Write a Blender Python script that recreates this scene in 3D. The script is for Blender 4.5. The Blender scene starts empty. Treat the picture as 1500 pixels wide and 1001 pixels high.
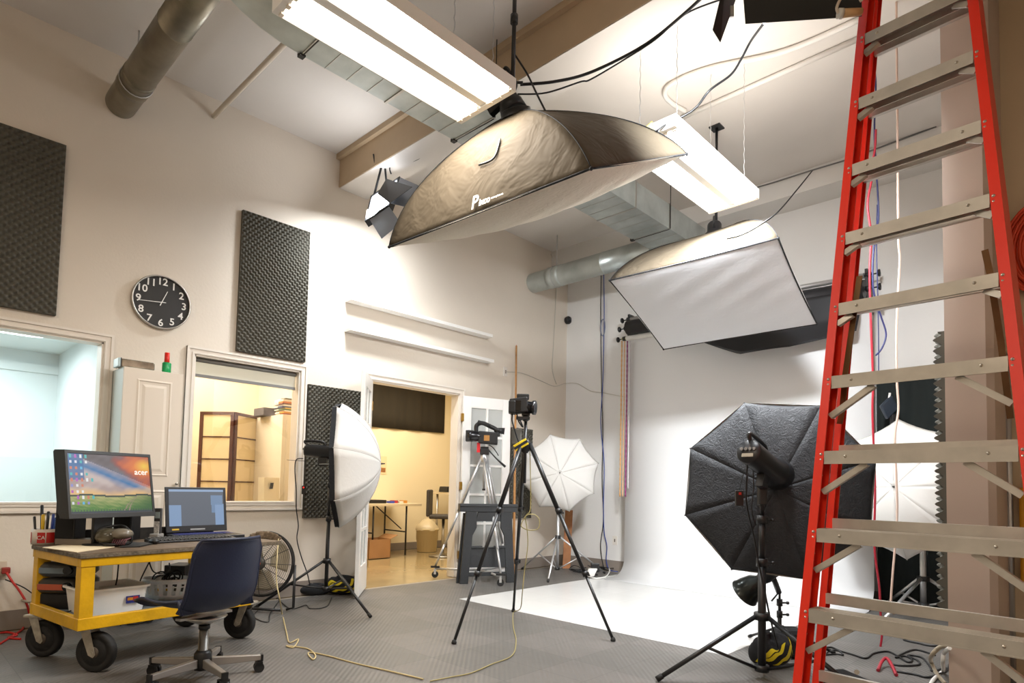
import bpy, math, random
from mathutils import Vector as V, Matrix
random.seed(7)
SC = bpy.context.scene; COL = SC.collection
PI = math.pi
# ---------------------------------------------------------------- camera
FPX, CX, CY = 901.9034, 750.0, 668.1773
YAW, PIT, ROL = -0.762164548, 0.0509900878, 0.0220864322
CAM = V((5.316, 0.0, 1.03))
fw = V((math.sin(YAW)*math.cos(PIT), math.cos(YAW)*math.cos(PIT), math.sin(PIT)))
_r = V((math.cos(YAW), -math.sin(YAW), 0)); _u = _r.cross(fw)
rt = _r*math.cos(ROL) + _u*math.sin(ROL); up = -_r*math.sin(ROL) + _u*math.cos(ROL)
cd = bpy.data.cameras.new('camera'); cam = bpy.data.objects.new('camera', cd); COL.objects.link(cam)
cam.matrix_world = Matrix((( rt.x, up.x, -fw.x, CAM.x), (rt.y, up.y, -fw.y, CAM.y), (rt.z, up.z, -fw.z, CAM.z), (0, 0, 0, 1)))
cd.sensor_width = 36; cd.lens = FPX/1500*36; cd.shift_x = 0; cd.shift_y = (CY-500.5)/1500
cd.clip_start = 0.05; cd.clip_end = 60
SC.camera = cam
def ray(x, y): return rt*((x-CX)/FPX) - up*((y-CY)/FPX) + fw
def PL(x, y, ax, v):                # the point of plane axis=v seen at a place of the photograph
    d = ray(x, y); return CAM + d*((v-CAM[ax])/d[ax])
def F(x, y, z=0.0): return PL(x, y, 2, z)
def WL(x, y, v=0.0): return PL(x, y, 0, v)
def BK(x, y, v): return PL(x, y, 1, v)
def T(x, y, t): return CAM + ray(x, y)*t
def pj(P):
    d = V(P)-CAM; z = d.dot(fw); return CX+FPX*d.dot(rt)/z, CY-FPX*d.dot(up)/z, z
def zat(P, py):
    lo, hi = -1.0, 5.0
    for _ in range(40):
        m = (lo+hi)/2
        if pj((P[0], P[1], m))[1] > py: lo = m
        else: hi = m
    return (lo+hi)/2
# ---------------------------------------------------------------- materials
def lin(c):
    if isinstance(c, str):
        c = c.lstrip('#'); c = [int(c[i:i+2], 16)/255 for i in (0, 2, 4)]
        c = [x/12.92 if x <= .04045 else ((x+.055)/1.055)**2.4 for x in c]
    return (*c[:3], 1)
MATS = {}
def mat(name, col, rough=.6, metal=0.0, spec=.5, bump=0, bscale=30, var=0, vscale=4, emit=None, es=0, alpha=1, sub=0, trans=0, aniso=0, bdist=.01):
    if name in MATS: return MATS[name]
    m = bpy.data.materials.new(name); m.use_nodes = True; nt = m.node_tree; b = nt.nodes['Principled BSDF']
    b.inputs['Base Color'].default_value = lin(col); b.inputs['Roughness'].default_value = rough
    b.inputs['Metallic'].default_value = metal; b.inputs['Specular IOR Level'].default_value = spec
    if trans: b.inputs['Transmission Weight'].default_value = trans
    if alpha < 1: b.inputs['Alpha'].default_value = alpha
    if emit: b.inputs['Emission Color'].default_value = lin(emit); b.inputs['Emission Strength'].default_value = es
    tc = nt.nodes.new('ShaderNodeTexCoord')
    if var:
        n = nt.nodes.new('ShaderNodeTexNoise'); n.inputs['Scale'].default_value = vscale; n.inputs['Detail'].default_value = 5
        nt.links.new(tc.outputs['Object'], n.inputs['Vector'])
        r = nt.nodes.new('ShaderNodeMapRange'); r.inputs[1].default_value = .3; r.inputs[2].default_value = .7
        r.inputs[3].default_value = 1-var; r.inputs[4].default_value = 1+var*.4
        nt.links.new(n.outputs[0], r.inputs[0])
        mx = nt.nodes.new('ShaderNodeMix'); mx.data_type = 'RGBA'; mx.blend_type = 'MULTIPLY'; mx.inputs[0].default_value = 1
        mx.inputs[6].default_value = lin(col); nt.links.new(r.outputs[0], mx.inputs[7]); nt.links.new(mx.outputs[2], b.inputs['Base Color'])
    if bump:
        n = nt.nodes.new('ShaderNodeTexNoise'); n.inputs['Scale'].default_value = bscale; n.inputs['Detail'].default_value = 6
        nt.links.new(tc.outputs['Object'], n.inputs['Vector'])
        bp = nt.nodes.new('ShaderNodeBump'); bp.inputs['Strength'].default_value = bump; bp.inputs['Distance'].default_value = bdist
        nt.links.new(n.outputs[0], bp.inputs['Height']); nt.links.new(bp.outputs[0], b.inputs['Normal'])
    MATS[name] = m; return m
# ---------------------------------------------------------------- mesh builder
class MB:
    def __init__(s): s.v = []; s.f = []; s.m = []; s.sm = []; s.mi = 0; s.smooth = False
    def add(s, vs, fs, smooth=None):
        o = len(s.v); s.v += [V(p) for p in vs]
        for f in fs: s.f.append([i+o for i in f]); s.m.append(s.mi); s.sm.append(s.smooth if smooth is None else smooth)
        return s
    def use(s, i): s.mi = i; return s
    def hexa(s, c):                         # 8 corners: bottom ring 0-3, top ring 4-7
        return s.add(c, [(3,2,1,0),(4,5,6,7),(0,1,5,4),(1,2,6,5),(2,3,7,6),(3,0,4,7)], False)
    def box(s, a, b):
        x0,y0,z0 = a; x1,y1,z1 = b
        return s.hexa([(x0,y0,z0),(x1,y0,z0),(x1,y1,z0),(x0,y1,z0),(x0,y0,z1),(x1,y0,z1),(x1,y1,z1),(x0,y1,z1)])
    def obox(s, c, X, Y, Z, bev=0):              # centre and three half axes
        c, X, Y, Z = V(c), V(X), V(Y), V(Z)
        if X.cross(Y).dot(Z) < 0: X = -X
        return s.hexa([c-X-Y-Z, c+X-Y-Z, c+X+Y-Z, c-X+Y-Z, c-X-Y+Z, c+X-Y+Z, c+X+Y+Z, c-X+Y+Z])
    def rings(s, rs, cap0=True, cap1=True, smooth=True, closed=True):
        n = len(rs[0]); vs = [p for r in rs for p in r]; fs = []
        for i in range(len(rs)-1):
            for j in range(n if closed else n-1):
                k = (j+1) % n; fs.append((i*n+j, i*n+k, (i+1)*n+k, (i+1)*n+j))
        o = len(s.f); s.add(vs, fs, smooth); b = len(s.v)-len(vs)
        if cap0 and closed: s.f.append([b+i for i in reversed(range(n))]); s.m.append(s.mi); s.sm.append(False)
        if cap1 and closed: s.f.append([b+(len(rs)-1)*n+i for i in range(n)]); s.m.append(s.mi); s.sm.append(False)
        return s
    def cyl(s, a, b, r, r2=None, n=12, cap=True):
        a, b = V(a), V(b); r2 = r if r2 is None else r2; d = (b-a).normalized(); X = frame(d)[0]; Y = d.cross(X)
        rs = [[p + (X*math.cos(2*PI*i/n) + Y*math.sin(2*PI*i/n))*q for i in range(n)] for p, q in ((a, r), (b, r2))]
        return s.rings(rs, cap, cap, True)
    def tube(s, pts, r, n=8, closed=False, cap=True):
        pts = [V(p) for p in pts]; rs = []; N = len(pts); X = None
        for i, p in enumerate(pts):
            if closed: d = pts[(i+1) % N]-pts[i-1]
            else: d = pts[min(i+1, N-1)]-pts[max(i-1, 0)]
            if d.length < 1e-7: d = V((0,0,1))
            d.normalize()
            if X is None: X = frame(d)[0]
            else:
                X = X - d*X.dot(d); X = X.normalized() if X.length > 1e-6 else frame(d)[0]
            Y = d.cross(X); q = r[i] if isinstance(r, (list, tuple)) else r
            rs.append([p + (X*math.cos(2*PI*k/n) + Y*math.sin(2*PI*k/n))*q for k in range(n)])
        if closed: rs.append(rs[0])
        return s.rings(rs, cap and not closed, cap and not closed, True)
    def lathe(s, c, ax, prof, n=24, X=None, cap0=False, cap1=False, a0=0, a1=2*PI, smooth=True):   # prof: (radius, distance along the axis)
        c, ax = V(c), V(ax).normalized(); X = frame(ax)[0] if X is None else V(X).normalized(); Y = ax.cross(X)
        full = abs(a1-a0-2*PI) < 1e-6; m = n if full else n+1
        rs = [[c + ax*h + (X*math.cos(a0+(a1-a0)*i/n) + Y*math.sin(a0+(a1-a0)*i/n))*r for i in range(m)] for r, h in prof]
        return s.rings(rs, cap0, cap1, smooth, full)
    def ball(s, c, r, n=12, sc=(1,1,1)):
        c = V(c); rs = []
        for i in range(1, n//2+1-0):
            a = PI*i/(n//2+1); rs.append([c+V((math.sin(a)*math.cos(2*PI*k/n)*r*sc[0], math.sin(a)*math.sin(2*PI*k/n)*r*sc[1], math.cos(a)*r*sc[2])) for k in range(n)])
        return s.rings(list(reversed(rs)), True, True, True)
    def prism(s, poly, d):                  # polygon swept by the vector d
        poly = [V(p) for p in poly]; d = V(d); n = len(poly)
        s.add(poly + [p+d for p in poly], [list(reversed(range(n))), list(range(n, 2*n))] + [(i, (i+1) % n, n+(i+1) % n, n+i) for i in range(n)], False); return s
    def grid(s, fn, nu, nv, smooth=True, thick=0):
        P = [[V(fn(i/nu, j/nv)) for i in range(nu+1)] for j in range(nv+1)]
        vs = [p for r in P for p in r]; w = nu+1
        fs = [(j*w+i, j*w+i+1, (j+1)*w+i+1, (j+1)*w+i) for j in range(nv) for i in range(nu)]
        return s.add(vs, fs, smooth)
    def build(s, name, mats, parent=None, kind=None, label=None, cat=None, group=None, bevel=0, solid=0, sub=0):
        if parent is not None: org = parent_origin(parent)
        else:
            n = max(1, len(s.v)); lo = V([min(p[i] for p in s.v) for i in range(3)]); hi = V([max(p[i] for p in s.v) for i in range(3)])
            org = V(((lo.x+hi.x)/2, (lo.y+hi.y)/2, lo.z))
            if kind == 'structure': org = V((0,0,0))
        me = bpy.data.meshes.new(name); me.from_pydata([tuple(p-org) for p in s.v], [], s.f); me.validate(); 
        mats = mats if isinstance(mats, (list, tuple)) else [mats]
        for q in mats: me.materials.append(q)
        if len(me.polygons) == len(s.m):
            me.polygons.foreach_set('material_index', s.m); me.polygons.foreach_set('use_smooth', s.sm)
        me.update()
        o = bpy.data.objects.new(name, me); COL.objects.link(o)
        if parent is not None: o.parent = parent
        else: o.location = org
        ORG[o.name] = org
        if kind: o['kind'] = kind
        if label: o['label'] = label
        if cat: o['category'] = cat
        if group: o['group'] = group
        if bevel:
            q = o.modifiers.new('bevel', 'BEVEL'); q.width = bevel; q.segments = 2; q.limit_method = 'ANGLE'; q.angle_limit = math.radians(40)
        if solid:
            q = o.modifiers.new('solid', 'SOLIDIFY'); q.thickness = solid; q.offset = 0
        if sub:
            q = o.modifiers.new('sub', 'SUBSURF'); q.levels = sub; q.render_levels = sub
        return o
ORG = {}
def parent_origin(o): return ORG[o.name]
def frame(d):
    d = V(d); a = V((0,0,1)) if abs(d.z) < .9 else V((1,0,0)); X = a.cross(d).normalized(); return X, d.cross(X)
def thing(name, label, cat, loc, group=None):
    o = bpy.data.objects.new(name, None); COL.objects.link(o); o.location = V(loc); ORG[o.name] = V(loc); o.empty_display_size = .05
    o['label'] = label; o['category'] = cat
    if group: o['group'] = group
    return o
def copy_thing(o, delta, label=None):
    c = o.copy(); COL.objects.link(c); c.location = o.location + V(delta); ORG[c.name] = ORG[o.name]+V(delta)
    if label: c['label'] = label
    for ch in o.children:
        d = ch.copy(); COL.objects.link(d); d.parent = c
        for g in ch.children:
            e = g.copy(); COL.objects.link(e); e.parent = d
    return c
def text_obj(txt, size, c, X, Y, m, parent=None, name='lettering', ext=.0008, align='CENTER', bold=0, shear=0, **kw):
    cu = bpy.data.curves.new('tmp', 'FONT'); cu.body = txt; cu.size = size; cu.align_x = align; cu.align_y = 'CENTER'; cu.extrude = ext; cu.offset = bold; cu.shear = shear; cu.resolution_u = 3
    tmp = bpy.data.objects.new('tmp', cu); COL.objects.link(tmp)
    bpy.context.view_layer.update()
    me = bpy.data.meshes.new_from_object(tmp.evaluated_get(bpy.context.evaluated_depsgraph_get())); bpy.data.objects.remove(tmp); bpy.data.curves.remove(cu)
    X, Y = V(X).normalized(), V(Y).normalized(); Z = X.cross(Y); c = V(c); mb = MB()
    mb.add([c + X*v.co.x + Y*v.co.y + Z*v.co.z for v in me.vertices], [list(p.vertices) for p in me.polygons], False)
    bpy.data.meshes.remove(me)
    return mb.build(name, m, parent, **kw)
def cable(name, pts, r, m, label, cat='cable', group=None, n=6, sm=8, **kw):
    return MB().tube(spline(pts, sm), r, n).build(name, m, None, label=label, cat=cat, group=group, **kw)
def spline(pts, k=8):
    pts = [V(p) for p in pts]; out = []
    for i in range(len(pts)-1):
        a, b, c, d = pts[max(i-1, 0)], pts[i], pts[i+1], pts[min(i+2, len(pts)-1)]
        for j in range(k):
            t = j/k; out.append(.5*((2*b) + (c-a)*t + (2*a-5*b+4*c-d)*t*t + (3*b-a-3*c+d)*t*t*t))
    out.append(pts[-1]); return out
# common materials
BLK = mat('black_metal', '#1c1c1d', .38, spec=.5)
BPL = mat('black_plastic', '#141415', .45)
BFAB = mat('black_fabric', '#1b1c1f', .9, bump=.25, bscale=60)
CHR = mat('brushed_metal', '#b9b7b2', .3, 1)
SIL = mat('silver_tube', '#c9c9c9', .35, .75)
GAL = mat('galvanised_sheet', '#b9c0bd', .36, .6, var=.35, vscale=3)
ALU = mat('ladder_aluminium', '#bfb9ae', .36, .45, var=.15, vscale=12)
RED = mat('red_fibreglass', '#e02a0e', .38, spec=.5)
WPL = mat('white_plastic', '#e8e6e2', .45)
CREAM = mat('cream_paint', '#dcd0be', .5)
WOODL = mat('pale_wood', '#c08a52', .55, var=.25, vscale=14)
WOODD = mat('brown_wood', '#6e4a2a', .6, var=.3, vscale=9)
YEL = mat('yellow_paint', '#d8a50a', .42, var=.22, vscale=9, bump=.2, bscale=40)
RUB = mat('black_rubber', '#1a1918', .75, bump=.3, bscale=50)
CAB = mat('black_cable', '#101012', .5)
# ================================================================ the room
WALLM = mat('warm_white_wall_paint', '#e0d5c6', .65, bump=.12, bscale=45, var=.05, vscale=1.2)
CEILM = mat('ceiling_paint', '#d9d2ca', .75, bump=.08, bscale=30, var=.05, vscale=1.5)
TRIM = mat('white_trim_paint', '#e2d9cd', .42)
BEAMM = mat('tan_beam_paint', '#c2ab8d', .6, var=.08)
BASEM = mat('grey_base_moulding', '#857a70', .6, var=.1)
D, H = 6.62, 4.235
XR, YN = 7.4, -2.6
def mat_floor():
    m = bpy.data.materials.new('grey_interlocking_mat'); m.use_nodes = True; nt = m.node_tree; b = nt.nodes['Principled BSDF']
    L = nt.links.new; N = nt.nodes.new
    tc = N('ShaderNodeTexCoord')
    ch = N('ShaderNodeTexChecker'); ch.inputs['Scale'].default_value = 1/.6
    ch.inputs[1].default_value = lin('#67635f'); ch.inputs[2].default_value = lin('#605d59')
    L(tc.outputs['Object'], ch.inputs['Vector'])
    n = N('ShaderNodeTexNoise'); n.inputs['Scale'].default_value = 1.6; n.inputs['Detail'].default_value = 8; n.inputs['Roughness'].default_value = .7
    L(tc.outputs['Object'], n.inputs['Vector'])
    r = N('ShaderNodeMapRange'); r.inputs[1].default_value = .3; r.inputs[2].default_value = .7; r.inputs[3].default_value = .84; r.inputs[4].default_value = 1.12
    L(n.outputs[0], r.inputs[0])
    mx = N('ShaderNodeMix'); mx.data_type = 'RGBA'; mx.blend_type = 'MULTIPLY'; mx.inputs[0].default_value = 1
    L(ch.outputs[0], mx.inputs[6]); L(r.outputs[0], mx.inputs[7])
    br = N('ShaderNodeTexBrick'); br.offset = 0; br.inputs['Scale'].default_value = 1; br.inputs['Mortar Size'].default_value = .0025; br.inputs['Brick Width'].default_value = .3; br.inputs['Row Height'].default_value = .3
    br.inputs[1].default_value = (1,1,1,1); br.inputs[2].default_value = (1,1,1,1); br.inputs[3].default_value = (.72,.72,.72,1)
    L(tc.outputs['Object'], br.inputs['Vector'])
    m2 = N('ShaderNodeMix'); m2.data_type = 'RGBA'; m2.blend_type = 'MULTIPLY'; m2.inputs[0].default_value = 1
    L(mx.outputs[2], m2.inputs[6]); L(br.outputs[0], m2.inputs[7]); L(m2.outputs[2], b.inputs['Base Color'])
    w1 = N('ShaderNodeTexWave'); w1.bands_direction = 'DIAGONAL'; w1.inputs['Scale'].default_value = 16; L(tc.outputs['Object'], w1.inputs['Vector'])
    bp = N('ShaderNodeBump'); bp.inputs['Strength'].default_value = .35; bp.inputs['Distance'].default_value = .004
    L(w1.outputs[0], bp.inputs['Height']); L(bp.outputs[0], b.inputs['Normal'])
    b.inputs['Roughness'].default_value = .5; b.inputs['Specular IOR Level'].default_value = .45
    return m
def tile_mat(name, c1, c2, w, mort, rough, line):
    m = bpy.data.materials.new(name); m.use_nodes = True; nt = m.node_tree; b = nt.nodes['Principled BSDF']
    tc = nt.nodes.new('ShaderNodeTexCoord'); br = nt.nodes.new('ShaderNodeTexBrick'); br.offset = 0
    br.inputs['Scale'].default_value = 1; br.inputs['Mortar Size'].default_value = mort; br.inputs['Brick Width'].default_value = w; br.inputs['Row Height'].default_value = w
    br.inputs[1].default_value = lin(c1); br.inputs[2].default_value = lin(c2); br.inputs[3].default_value = lin(line)
    nt.links.new(tc.outputs['Object'], br.inputs['Vector']); nt.links.new(br.outputs[0], b.inputs['Base Color']); b.inputs['Roughness'].default_value = rough
    return m
MATF = mat_floor()
WHF = tile_mat('white_gloss_tile', '#d3d2cf', '#cfcecb', .305, .0012, .22, '#c2c0bc')
CONC = mat('polished_tan_floor', '#a8946e', .16, var=.15, vscale=3)
MB().box((-3.4, YN, -.1), (0.02, D+.4, -.006)).build('floor', CONC, kind='structure')
MB().box((0.02, YN, -.1), (XR, D+.4, -.006)).build('floor', mat('bare_concrete', '#9a8f80', .5, var=.2, vscale=5), kind='structure')
WX0, WX1, WY0 = 1.06, 3.585, 3.80
fm = MB(); xe = .1
fm.box((xe, YN, -.006), (WX0, 6.5, 0)).box((WX0, YN, -.006), (WX1, WY0, 0)).box((WX1, YN, -.006), (XR, D, 0))
fm.build('floor_mat', MATF, kind='structure')
MB().box((WX0, WY0, -.006), (WX1, D, .001)).build('floor_white_tile', WHF, kind='structure')
# ---- left wall with its two windows and the doorway
w1 = (-.7, WL(151,520)[1], WL(77,738.5)[2], 2.035)
w2 = (WL(281,600)[1], WL(436,640)[1], WL(386,737)[2], 2.055)
dr = (3.46, 4.665, 0.0, 2.085)
def wall_x(name, x0, x1, y0, y1, h, ops, m):
    mb = MB(); ys = sorted({y0, y1, *[o[0] for o in ops], *[o[1] for o in ops]})
    for a, b in zip(ys[:-1], ys[1:]):
        op = [o for o in ops if o[0] <= a+1e-6 and o[1] >= b-1e-6]
        if not op: mb.box((x0, a, 0), (x1, b, h))
        else:
            o = op[0]
            if o[2] > 0: mb.box((x0, a, 0), (x1, b, o[2]))
            mb.box((x0, a, o[3]), (x1, b, h))
    return mb.build(name, m, kind='structure')
wall_x('wall_left', -.12, 0, YN, D, H, [w1, w2, dr], WALLM)
MB().box((-.12, D, 0), (XR, D+.12, H)).build('wall_back', mat('white_back_wall_paint', '#dcd9d5', .65, bump=.08, bscale=40), kind='structure')
MB().box((-.12, YN-.12, 0), (XR, YN, H)).build('wall_front', WALLM, kind='structure')
MB().box((XR, YN, 0), (XR+.12, D, H)).build('wall_right', WALLM, kind='structure')
MB().box((-.12, YN, H), (XR, D, H+.1)).build('ceiling', CEILM, kind='structure')
# partition at the right of the stage: end face, side face and the wall turning away behind it
P0 = (4.755, 3.78)
PX1 = BK(1456, 560, 3.78)[0]
pm = mat('pinkish_beige_paint', '#c4b1a3', .6, var=.06, vscale=2)
MB().prism([(P0[0], 3.78, 0), (PX1-.03, 3.78, 0), (PX1, 3.81, 0), (PX1, D, 0), (P0[0], D, 0)], (0, 0, H)).build('wall_partition', pm, kind='structure')
TAN = mat('tan_wall_paint', '#c9b394', .65, bump=.1, bscale=45)
YP = 4.32
MB().box((PX1, YP, 0), (XR, YP+.1, H)).build('wall_side', TAN, kind='structure')
# beams
MB().box((0, 3.04, 3.915), (XR, 3.36, H)).build('trim_1', BEAMM, kind='structure')
MB().box((0, 3.045, 3.909), (XR, 3.36, 3.915)).build('beam_lit_underside', CEILM, kind='structure')  # paler plate under the beam: light on its underside put into the colour
MB().box((0, 3.0, 4.185), (XR, 3.04, H)).build('trim_2', BEAMM, kind='structure')
MB().box((0, 6.26, 4.02), (P0[0], D, H)).build('trim_3', mat('white_beam_paint', '#d6d2cc', .6), kind='structure')
# baseboards
bs = MB()
for a, b in ((YN, dr[0]-.07), (dr[1]+.07, D)): bs.box((0, a, 0), (.012, b, .13))
bs.build('baseboard_left', BASEM, kind='structure')
MB().box((.012, D-.012, 0), (P0[0], D, .13)).build('baseboard_back', BASEM, kind='structure')
MB().box((PX1, YP-.012, 0), (XR, YP, .1)).build('baseboard_right', TAN, kind='structure')
# window casings, glass
def casing(name, o, w=.062, sill=True):
    mb = MB(); y0, y1, z0, z1 = o
    for (t0, t1, d) in ((0, w, .014), (.006, .02, .021), (w-.018, w, .024)):
        mb.box((0, y0-t1, z0-(t1 if sill else 0)), (d, y0-t0, z1+t1)); mb.box((0, y1+t0, z0-(t1 if sill else 0)), (d, y1+t1, z1+t1))
        mb.box((0, y0-t0, z1+t0), (d, y1+t0, z1+t1))
        if sill: mb.box((0, y0-t0, z0-t1), (d, y1+t0, z0-t0))
    j = .012
    mb.box((-.12, y0, z0), (.004, y0+j, z1)); mb.box((-.12, y1-j, z0), (.004, y1, z1)); mb.box((-.12, y0, z1-j), (.004, y1, z1))
    if sill: mb.box((-.12, y0, z0), (.02, y1, z0+j))
    return mb.build(name, TRIM, kind='structure')
casing('trim_4', dr, .07, False)
GLS = bpy.data.materials.new('clear_glass'); GLS.use_nodes = True
nt = GLS.node_tree; nt.nodes.clear(); o_ = nt.nodes.new('ShaderNodeOutputMaterial'); mx = nt.nodes.new('ShaderNodeMixShader'); mx.inputs[0].default_value = .07
t_ = nt.nodes.new('ShaderNodeBsdfTransparent'); g_ = nt.nodes.new('ShaderNodeBsdfGlossy'); g_.inputs['Roughness'].default_value = .02
nt.links.new(t_.outputs[0], mx.inputs[1]); nt.links.new(g_.outputs[0], mx.inputs[2]); nt.links.new(mx.outputs[0], o_.inputs[0])
for i, w in ((1, w1), (2, w2)):
    c = casing('window_%d' % i, w)
    MB().box((-.09, w[0]+.012, w[2]+.012), (-.084, w[1]-.012, w[3]-.012)).build('pane', GLS, c)
    ORG[c.name] = V((0,0,0))
# rooms beyond the left wall
DV1 = (1.24, 1.32); DV2 = (3.24, 3.34); X1, X2, X3 = -2.0, BK(378, 600, 3.24)[0], -2.76
CY_ = mat('cool_white_wall', '#dde6e7', .6); WRM = mat('warm_cream_wall', '#e6d6b8', .6); HAL = mat('hall_cream_wall', '#ecdcb8', .6)
def flatwall(n, a, b, m): return MB().box(a, b).build(n, m, kind='structure')
flatwall('wall_booth_back', (X1-.05, YN, 0), (X1, DV1[0], 2.6), CY_)
flatwall('wall_booth_side', (X1-.05, DV1[0], 0), (-.12, DV1[0]+.04, 2.6), CY_)
flatwall('wall_booth_front', (X1-.05, YN-.05, 0), (-.12, YN, 2.6), CY_)
flatwall('ceiling_booth', (X1-.05, YN, 2.22), (-.12, DV1[0], 2.3), CY_)
flatwall('wall_store_left', (X2-.05, DV1[0]+.04, 0), (-.12, DV1[1], 2.8), WRM)
flatwall('wall_store_back', (X2-.05, DV1[1], 0), (X2, DV2[0], 2.8), WRM)
flatwall('wall_store_right', (X2-.05, DV2[0], 0), (-.12, DV2[0]+.05, 2.8), WRM)
flatwall('ceiling_store', (X2-.05, DV1[1], 2.75), (-.12, DV2[0], 2.8), WRM)
flatwall('wall_hall_left', (X3-.05, DV2[0]+.05, 0), (-.12, DV2[1], 2.8), HAL)
flatwall('wall_hall_back', (X3-.05, DV2[1], 0), (X3, 8.2, 2.8), HAL)
flatwall('wall_hall_right', (X3-.05, 8.2, 0), (-.12, 8.25, 2.8), HAL)
flatwall('wall_hall_near', (-.16, D, 0), (-.12, 8.2, 2.8), HAL)
flatwall('ceiling_hall', (X3-.05, DV2[1], 2.75), (-.12, 8.2, 2.8), HAL)
flatwall('baseboard_hall', (X3, DV2[1], 0), (X3+.012, 8.2, .11), BASEM)
flatwall('trim_5', (X1, YN, 2.02), (X1+.03, DV1[0], 2.1), CY_)
# ---- lights
def area(name, loc, sx, sy, power, col, direction=(0, 0, -1), spread=180):
    l = bpy.data.lights.new(name, 'AREA'); l.shape = 'RECTANGLE'; l.size = sx; l.size_y = sy; l.energy = power; l.color = col; l.spread = math.radians(spread)
    o = bpy.data.objects.new(name, l); COL.objects.link(o); o.location = loc; o.rotation_euler = V(direction).to_track_quat('-Z', 'Y').to_euler(); return o
WARM = (1, .86, .70); COOL = (.93, .97, 1); NEU = (1, .94, .86)
area('booth_light', (-1.1, .2, 2.15), 1.0, 1.2, 34, (.86, .98, 1))
area('store_light', (-1.2, 2.2, 2.7), 1.2, 1.2, 46, (1, .92, .78))
area('hall_light', (-1.4, 5.2, 2.7), 1.6, 2.0, 66, (1, .90, .72))
# ---- fluorescent fixtures (fixture > tray, lamps)
TUBE = mat('fluorescent_tube', '#ffffff', .3, emit='#fff6ea', es=9)
TUBE2 = mat('cool_fluorescent_tube', '#ffffff', .3, emit='#f6faff', es=14)
FIXM = mat('white_fixture_enamel', '#eeece8', .35)
def fixture(x0, x1, y0, y1, z, tube, label, end_caps=True):
    t = thing('fluorescent_fixture', label, 'light fixture', ((x0+x1)/2, (y0+y1)/2, z), 'fluorescent fixtures hung under the ceiling')
    mb = MB(); xm = (x0+x1)/2; h = .07
    for a, b in ((x0, xm-.028), (xm+.028, x1)):
        w = b-a
        prof = [(a, z), (a+.05, z+h*.55), (a+.06+w*.12, z+h*.62), (a+w*.36, z+h*.3), (a+w*.5, z+h*.62), (a+w*.64, z+h*.3), (b-.06-w*.12, z+h*.62), (b-.05, z+h*.55), (b, z)]
        mb.rings([[V((p[0], y, p[1])) for p in prof] for y in (y0, y1)], False, False, False, closed=False)
    mb.box((x0, y0, z+h*.7), (x1, y1, z+h)); mb.box((x0-.003, y0, z), (x0, y1, z+h)); mb.box((x1, y0, z), (x1+.003, y1, z+h))
    mb.box((xm-.028, y0, z+.005), (xm+.028, y1, z+.03))
    mb.box((x0, y0-.004, z-.004), (x1, y0+.03, z+h)); mb.box((x0, y1-.03, z-.004), (x1, y1+.004, z+h))
    mb.build('tray', FIXM, t)
    sk = MB()
    for a, b in ((x0, xm-.028), (xm+.028, x1)):
        for q in (.14, .5, .86):
            xx = a+(b-a)*q
            MB().cyl((xx, y0+.035, z+.012), (xx, y1-.035, z+.012), .0135, n=10).build('tube', tube, t)
            for yy in (y0+.03, y1-.03): MB().box((xx-.014, yy-.008, z-.014), (xx+.014, yy+.008, z+.03)).build('lamp_holder', mat('cream_lamp_holder', '#efe7d8', .5), t)
    for xx, yy in ((x0+.06, y0+.12), (x1-.06, y0+.12), (x0+.06, y1-.12), (x1-.06, y1-.12)):
        k = int((H-z-h)/.03)
        MB().tube([(xx+.004*math.sin(i*2.2), yy+.004*math.cos(i*2.2), z+h+i*(H-z-h)/k) for i in range(k+1)], .0022, 5).build('hanging_chain', SIL, t)
    return t
FZ = 3.2
fA, fB, fC = F(407, 20, FZ), F(673, 181.7, FZ), F(750, 130, FZ)
fixture(fA[0]-.01, fC[0], fA[1]-.02, fB[1], FZ, TUBE, 'nearer double fluorescent fixture, hung below the metal duct beside the huge softbox')
g1, g2 = F(1041, 314, FZ), F(1110.3, 290, FZ)
fixture(g1[0], g2[0], g2[1]-1.22, (g1[1]+g2[1])/2, FZ, TUBE2, 'far double fluorescent fixture behind the big softbox, washing out the ceiling')
area('fixture_lamp', ((fA[0]+fC[0])/2, (fA[1]+fB[1])/2, FZ-.03), .44, 1.1, 42, (1, .93, .83))
area('fixture_lamp_far', ((g1[0]+g2[0])/2, g1[1]-.55, FZ-.03), .44, 1.1, 105, COOL)
area('fixture_lamp_far_up', ((g1[0]+g2[0])/2, g1[1]-.55, FZ+.12), .44, 1.1, 16, (1, .97, .92), (0, 0, 1))
# unseen area lights added behind the camera to fill the room, no fixtures
area('unseen_fill_a', (5.2, -1.4, 3.9), .5, 1.2, 62, WARM)
area('unseen_fill_b', (2.2, -1.2, 3.9), .5, 1.2, 16, WARM)
wd = bpy.data.worlds.new('world'); SC.world = wd; wd.use_nodes = True; wd.node_tree.nodes['Background'].inputs[0].default_value = (.9, .93, 1, 1); wd.node_tree.nodes['Background'].inputs[1].default_value = .05
SC.view_settings.view_transform = 'Standard'; SC.view_settings.look = 'None'; SC.view_settings.gamma = 1; SC.view_settings.exposure = 0.35; SC.view_settings.use_curve_mapping = False
# ================================================================ ducts and pipes
DZ0, DZ1 = 3.66, 3.91
dl, dq = F(646, 195, DZ0)[0], F(1000, 355, DZ0)[0]
XD0, XD1 = dl, dl+.43
YE = F(1024, 370.6, DZ0)[1]
t = thing('rectangular_duct', 'long rectangular galvanised duct running along the ceiling behind the light fixtures', 'duct', ((XD0+XD1)/2, 3.5, DZ0))
path = [(0, 1.75, 0)]
mb = MB(); seg = []
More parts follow.
